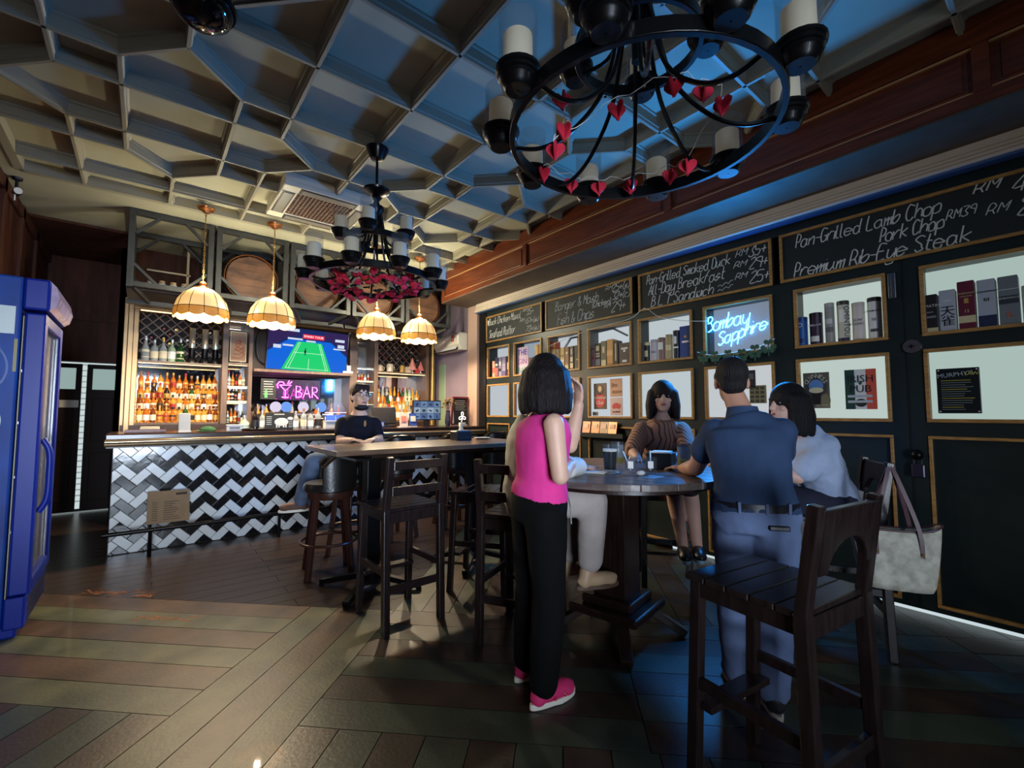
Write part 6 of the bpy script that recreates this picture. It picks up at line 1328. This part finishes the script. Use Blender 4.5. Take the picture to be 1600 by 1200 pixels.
# --- person on the far side of the table
J=dict(head=(3.17,2.04,1.475),neck=(3.215,2.08,1.325),chest=(3.24,2.10,1.15),waist=(3.27,2.11,.97),pelvis=(3.30,2.12,.83),sR=(3.125,2.21,1.21),eR=(2.95,2.17,1.045),wR=(2.80,2.02,1.025),sL=(3.315,1.97,1.21),eL=(3.19,1.84,1.045),wL=(2.98,1.84,1.025),hR=(3.21,2.16,.82),hL=(3.30,2.04,.82),kR=(2.99,1.86,.83),kL=(3.06,1.77,.83),aR=(3.06,1.83,.385),aL=(3.15,1.77,.385),tR=(2.95,1.76,.335),tL=(3.04,1.70,.335))
P=Person('person in brown striped top with bare legs facing camera across the table',J,(-.80,-.60,0),(3.28,2.11,0),skin('light skin',(206,164,146)),hf=(-.80,-.58,-.06),wide=.95)
P.body({'R':((-.8,-.5,-.02),(0,0,-1),.4),'L':((-.9,.2,-.02),(0,0,-1),.4)}); P.face()
ms=cloth('brown striped cloth',(150,112,96),.75); nt=ms.node_tree; wv=nt.nodes.new('ShaderNodeTexWave'); wv.inputs['Scale'].default_value=14; tcn=nt.nodes.new('ShaderNodeTexCoord'); crn=nt.nodes.new('ShaderNodeValToRGB'); crn.color_ramp.elements[0].color=(*lin((82,58,52)),1); crn.color_ramp.elements[1].color=(*lin((168,128,110)),1); crn.color_ramp.elements[1].position=.35
nt.links.new(tcn.outputs['Object'],wv.inputs[0]); nt.links.new(wv.outputs[0],crn.inputs[0]); nt.links.new(crn.outputs[0],nt.nodes['Principled BSDF'].inputs['Base Color'])
P.top(ms,'striped_top',.026,.9,-.1,.016,.03); P.trousers(cloth('dark shorts',(52,48,56)),.022,.02,.01,.01); P.hair('bob',(30,22,24),.13)
for q in 'RL': P.shoe(q,mat('flat black shoe',(22,20,22),.4),mat('pale insole',(120,150,170),.6),.24,up=.0,d=(-.8,-.6,0))
# --- man in black t-shirt by the bar
J=dict(head=(1.545,4.15,1.505),neck=(1.56,4.20,1.365),chest=(1.56,4.235,1.20),waist=(1.56,4.28,1.03),pelvis=(1.575,4.34,.88),sR=(1.43,4.265,1.25),eR=(1.385,4.18,1.09),wR=(1.44,4.0,1.105),sL=(1.70,4.175,1.25),eL=(1.71,4.08,1.09),wL=(1.60,3.93,1.112),hR=(1.50,4.31,.87),hL=(1.58,4.42,.87),kR=(1.23,4.42,.90),kL=(1.31,4.58,.90),aR=(1.20,4.72,.48),aL=(1.30,4.82,.46),tR=(1.08,4.76,.44),tL=(1.18,4.86,.42))
P=Person('person with glasses, chin mask and black t-shirt seated behind the high table',J,(-.28,-.95,0),(1.57,4.33,0),skin('fair skin',(214,170,146)),hf=(.10,-.98,-.05),wide=1.0,vox=.007)
P.body({'R':((.4,-.7,-.02),(0,0,-1),.6),'L':((-.7,-.5,-.02),(0,0,-1),.6)}); P.face()
P.top(cloth('black t-shirt',(24,24,34),.85),'t_shirt',.018,.55,-.1,.010,.016); P.trousers(cloth('blue jeans',(96,112,140),.85,sc=14),.020,.9,.008,.012); P.hair('fringe',(44,26,22))
o=organic('face_mask',MB().ell(P.H(0,.036,-.106),(.066,.062,.032),P.hb).off(-P.loc),mat('black mask',(18,18,22),.7),P.t,.007)
mb=MB()
for e in(-1,1):
    mb.tube([P.H(e*.033+.022*math.cos(2*PI*k/16),.098,.004+.016*math.sin(2*PI*k/16))-P.loc for k in range(16)],.0018,5,True); mb.tube([P.H(e*.055,.096,.006)-P.loc,P.H(e*.078,.0,.002)-P.loc],.0016,5)
mb.tube([P.H(-.011,.100,.006)-P.loc,P.H(.011,.100,.006)-P.loc],.0016,5); ob('spectacles',mb,M_steel,P.t)
mb=MB(); mb.ell(P.J['chest']+P.f*.142+P.r*-.055+Vector((0,0,.05))-P.loc,(.012,.006,.03)); ob('shirt_print',mb,mat('gold print',(150,110,60),.6),P.t,smooth=True)
for q in 'RL': P.shoe(q,mat('brown trainer',(92,64,54),.7),M_so,.26,d=(-.95,.25,0))
print('objects',len(bpy.data.objects))
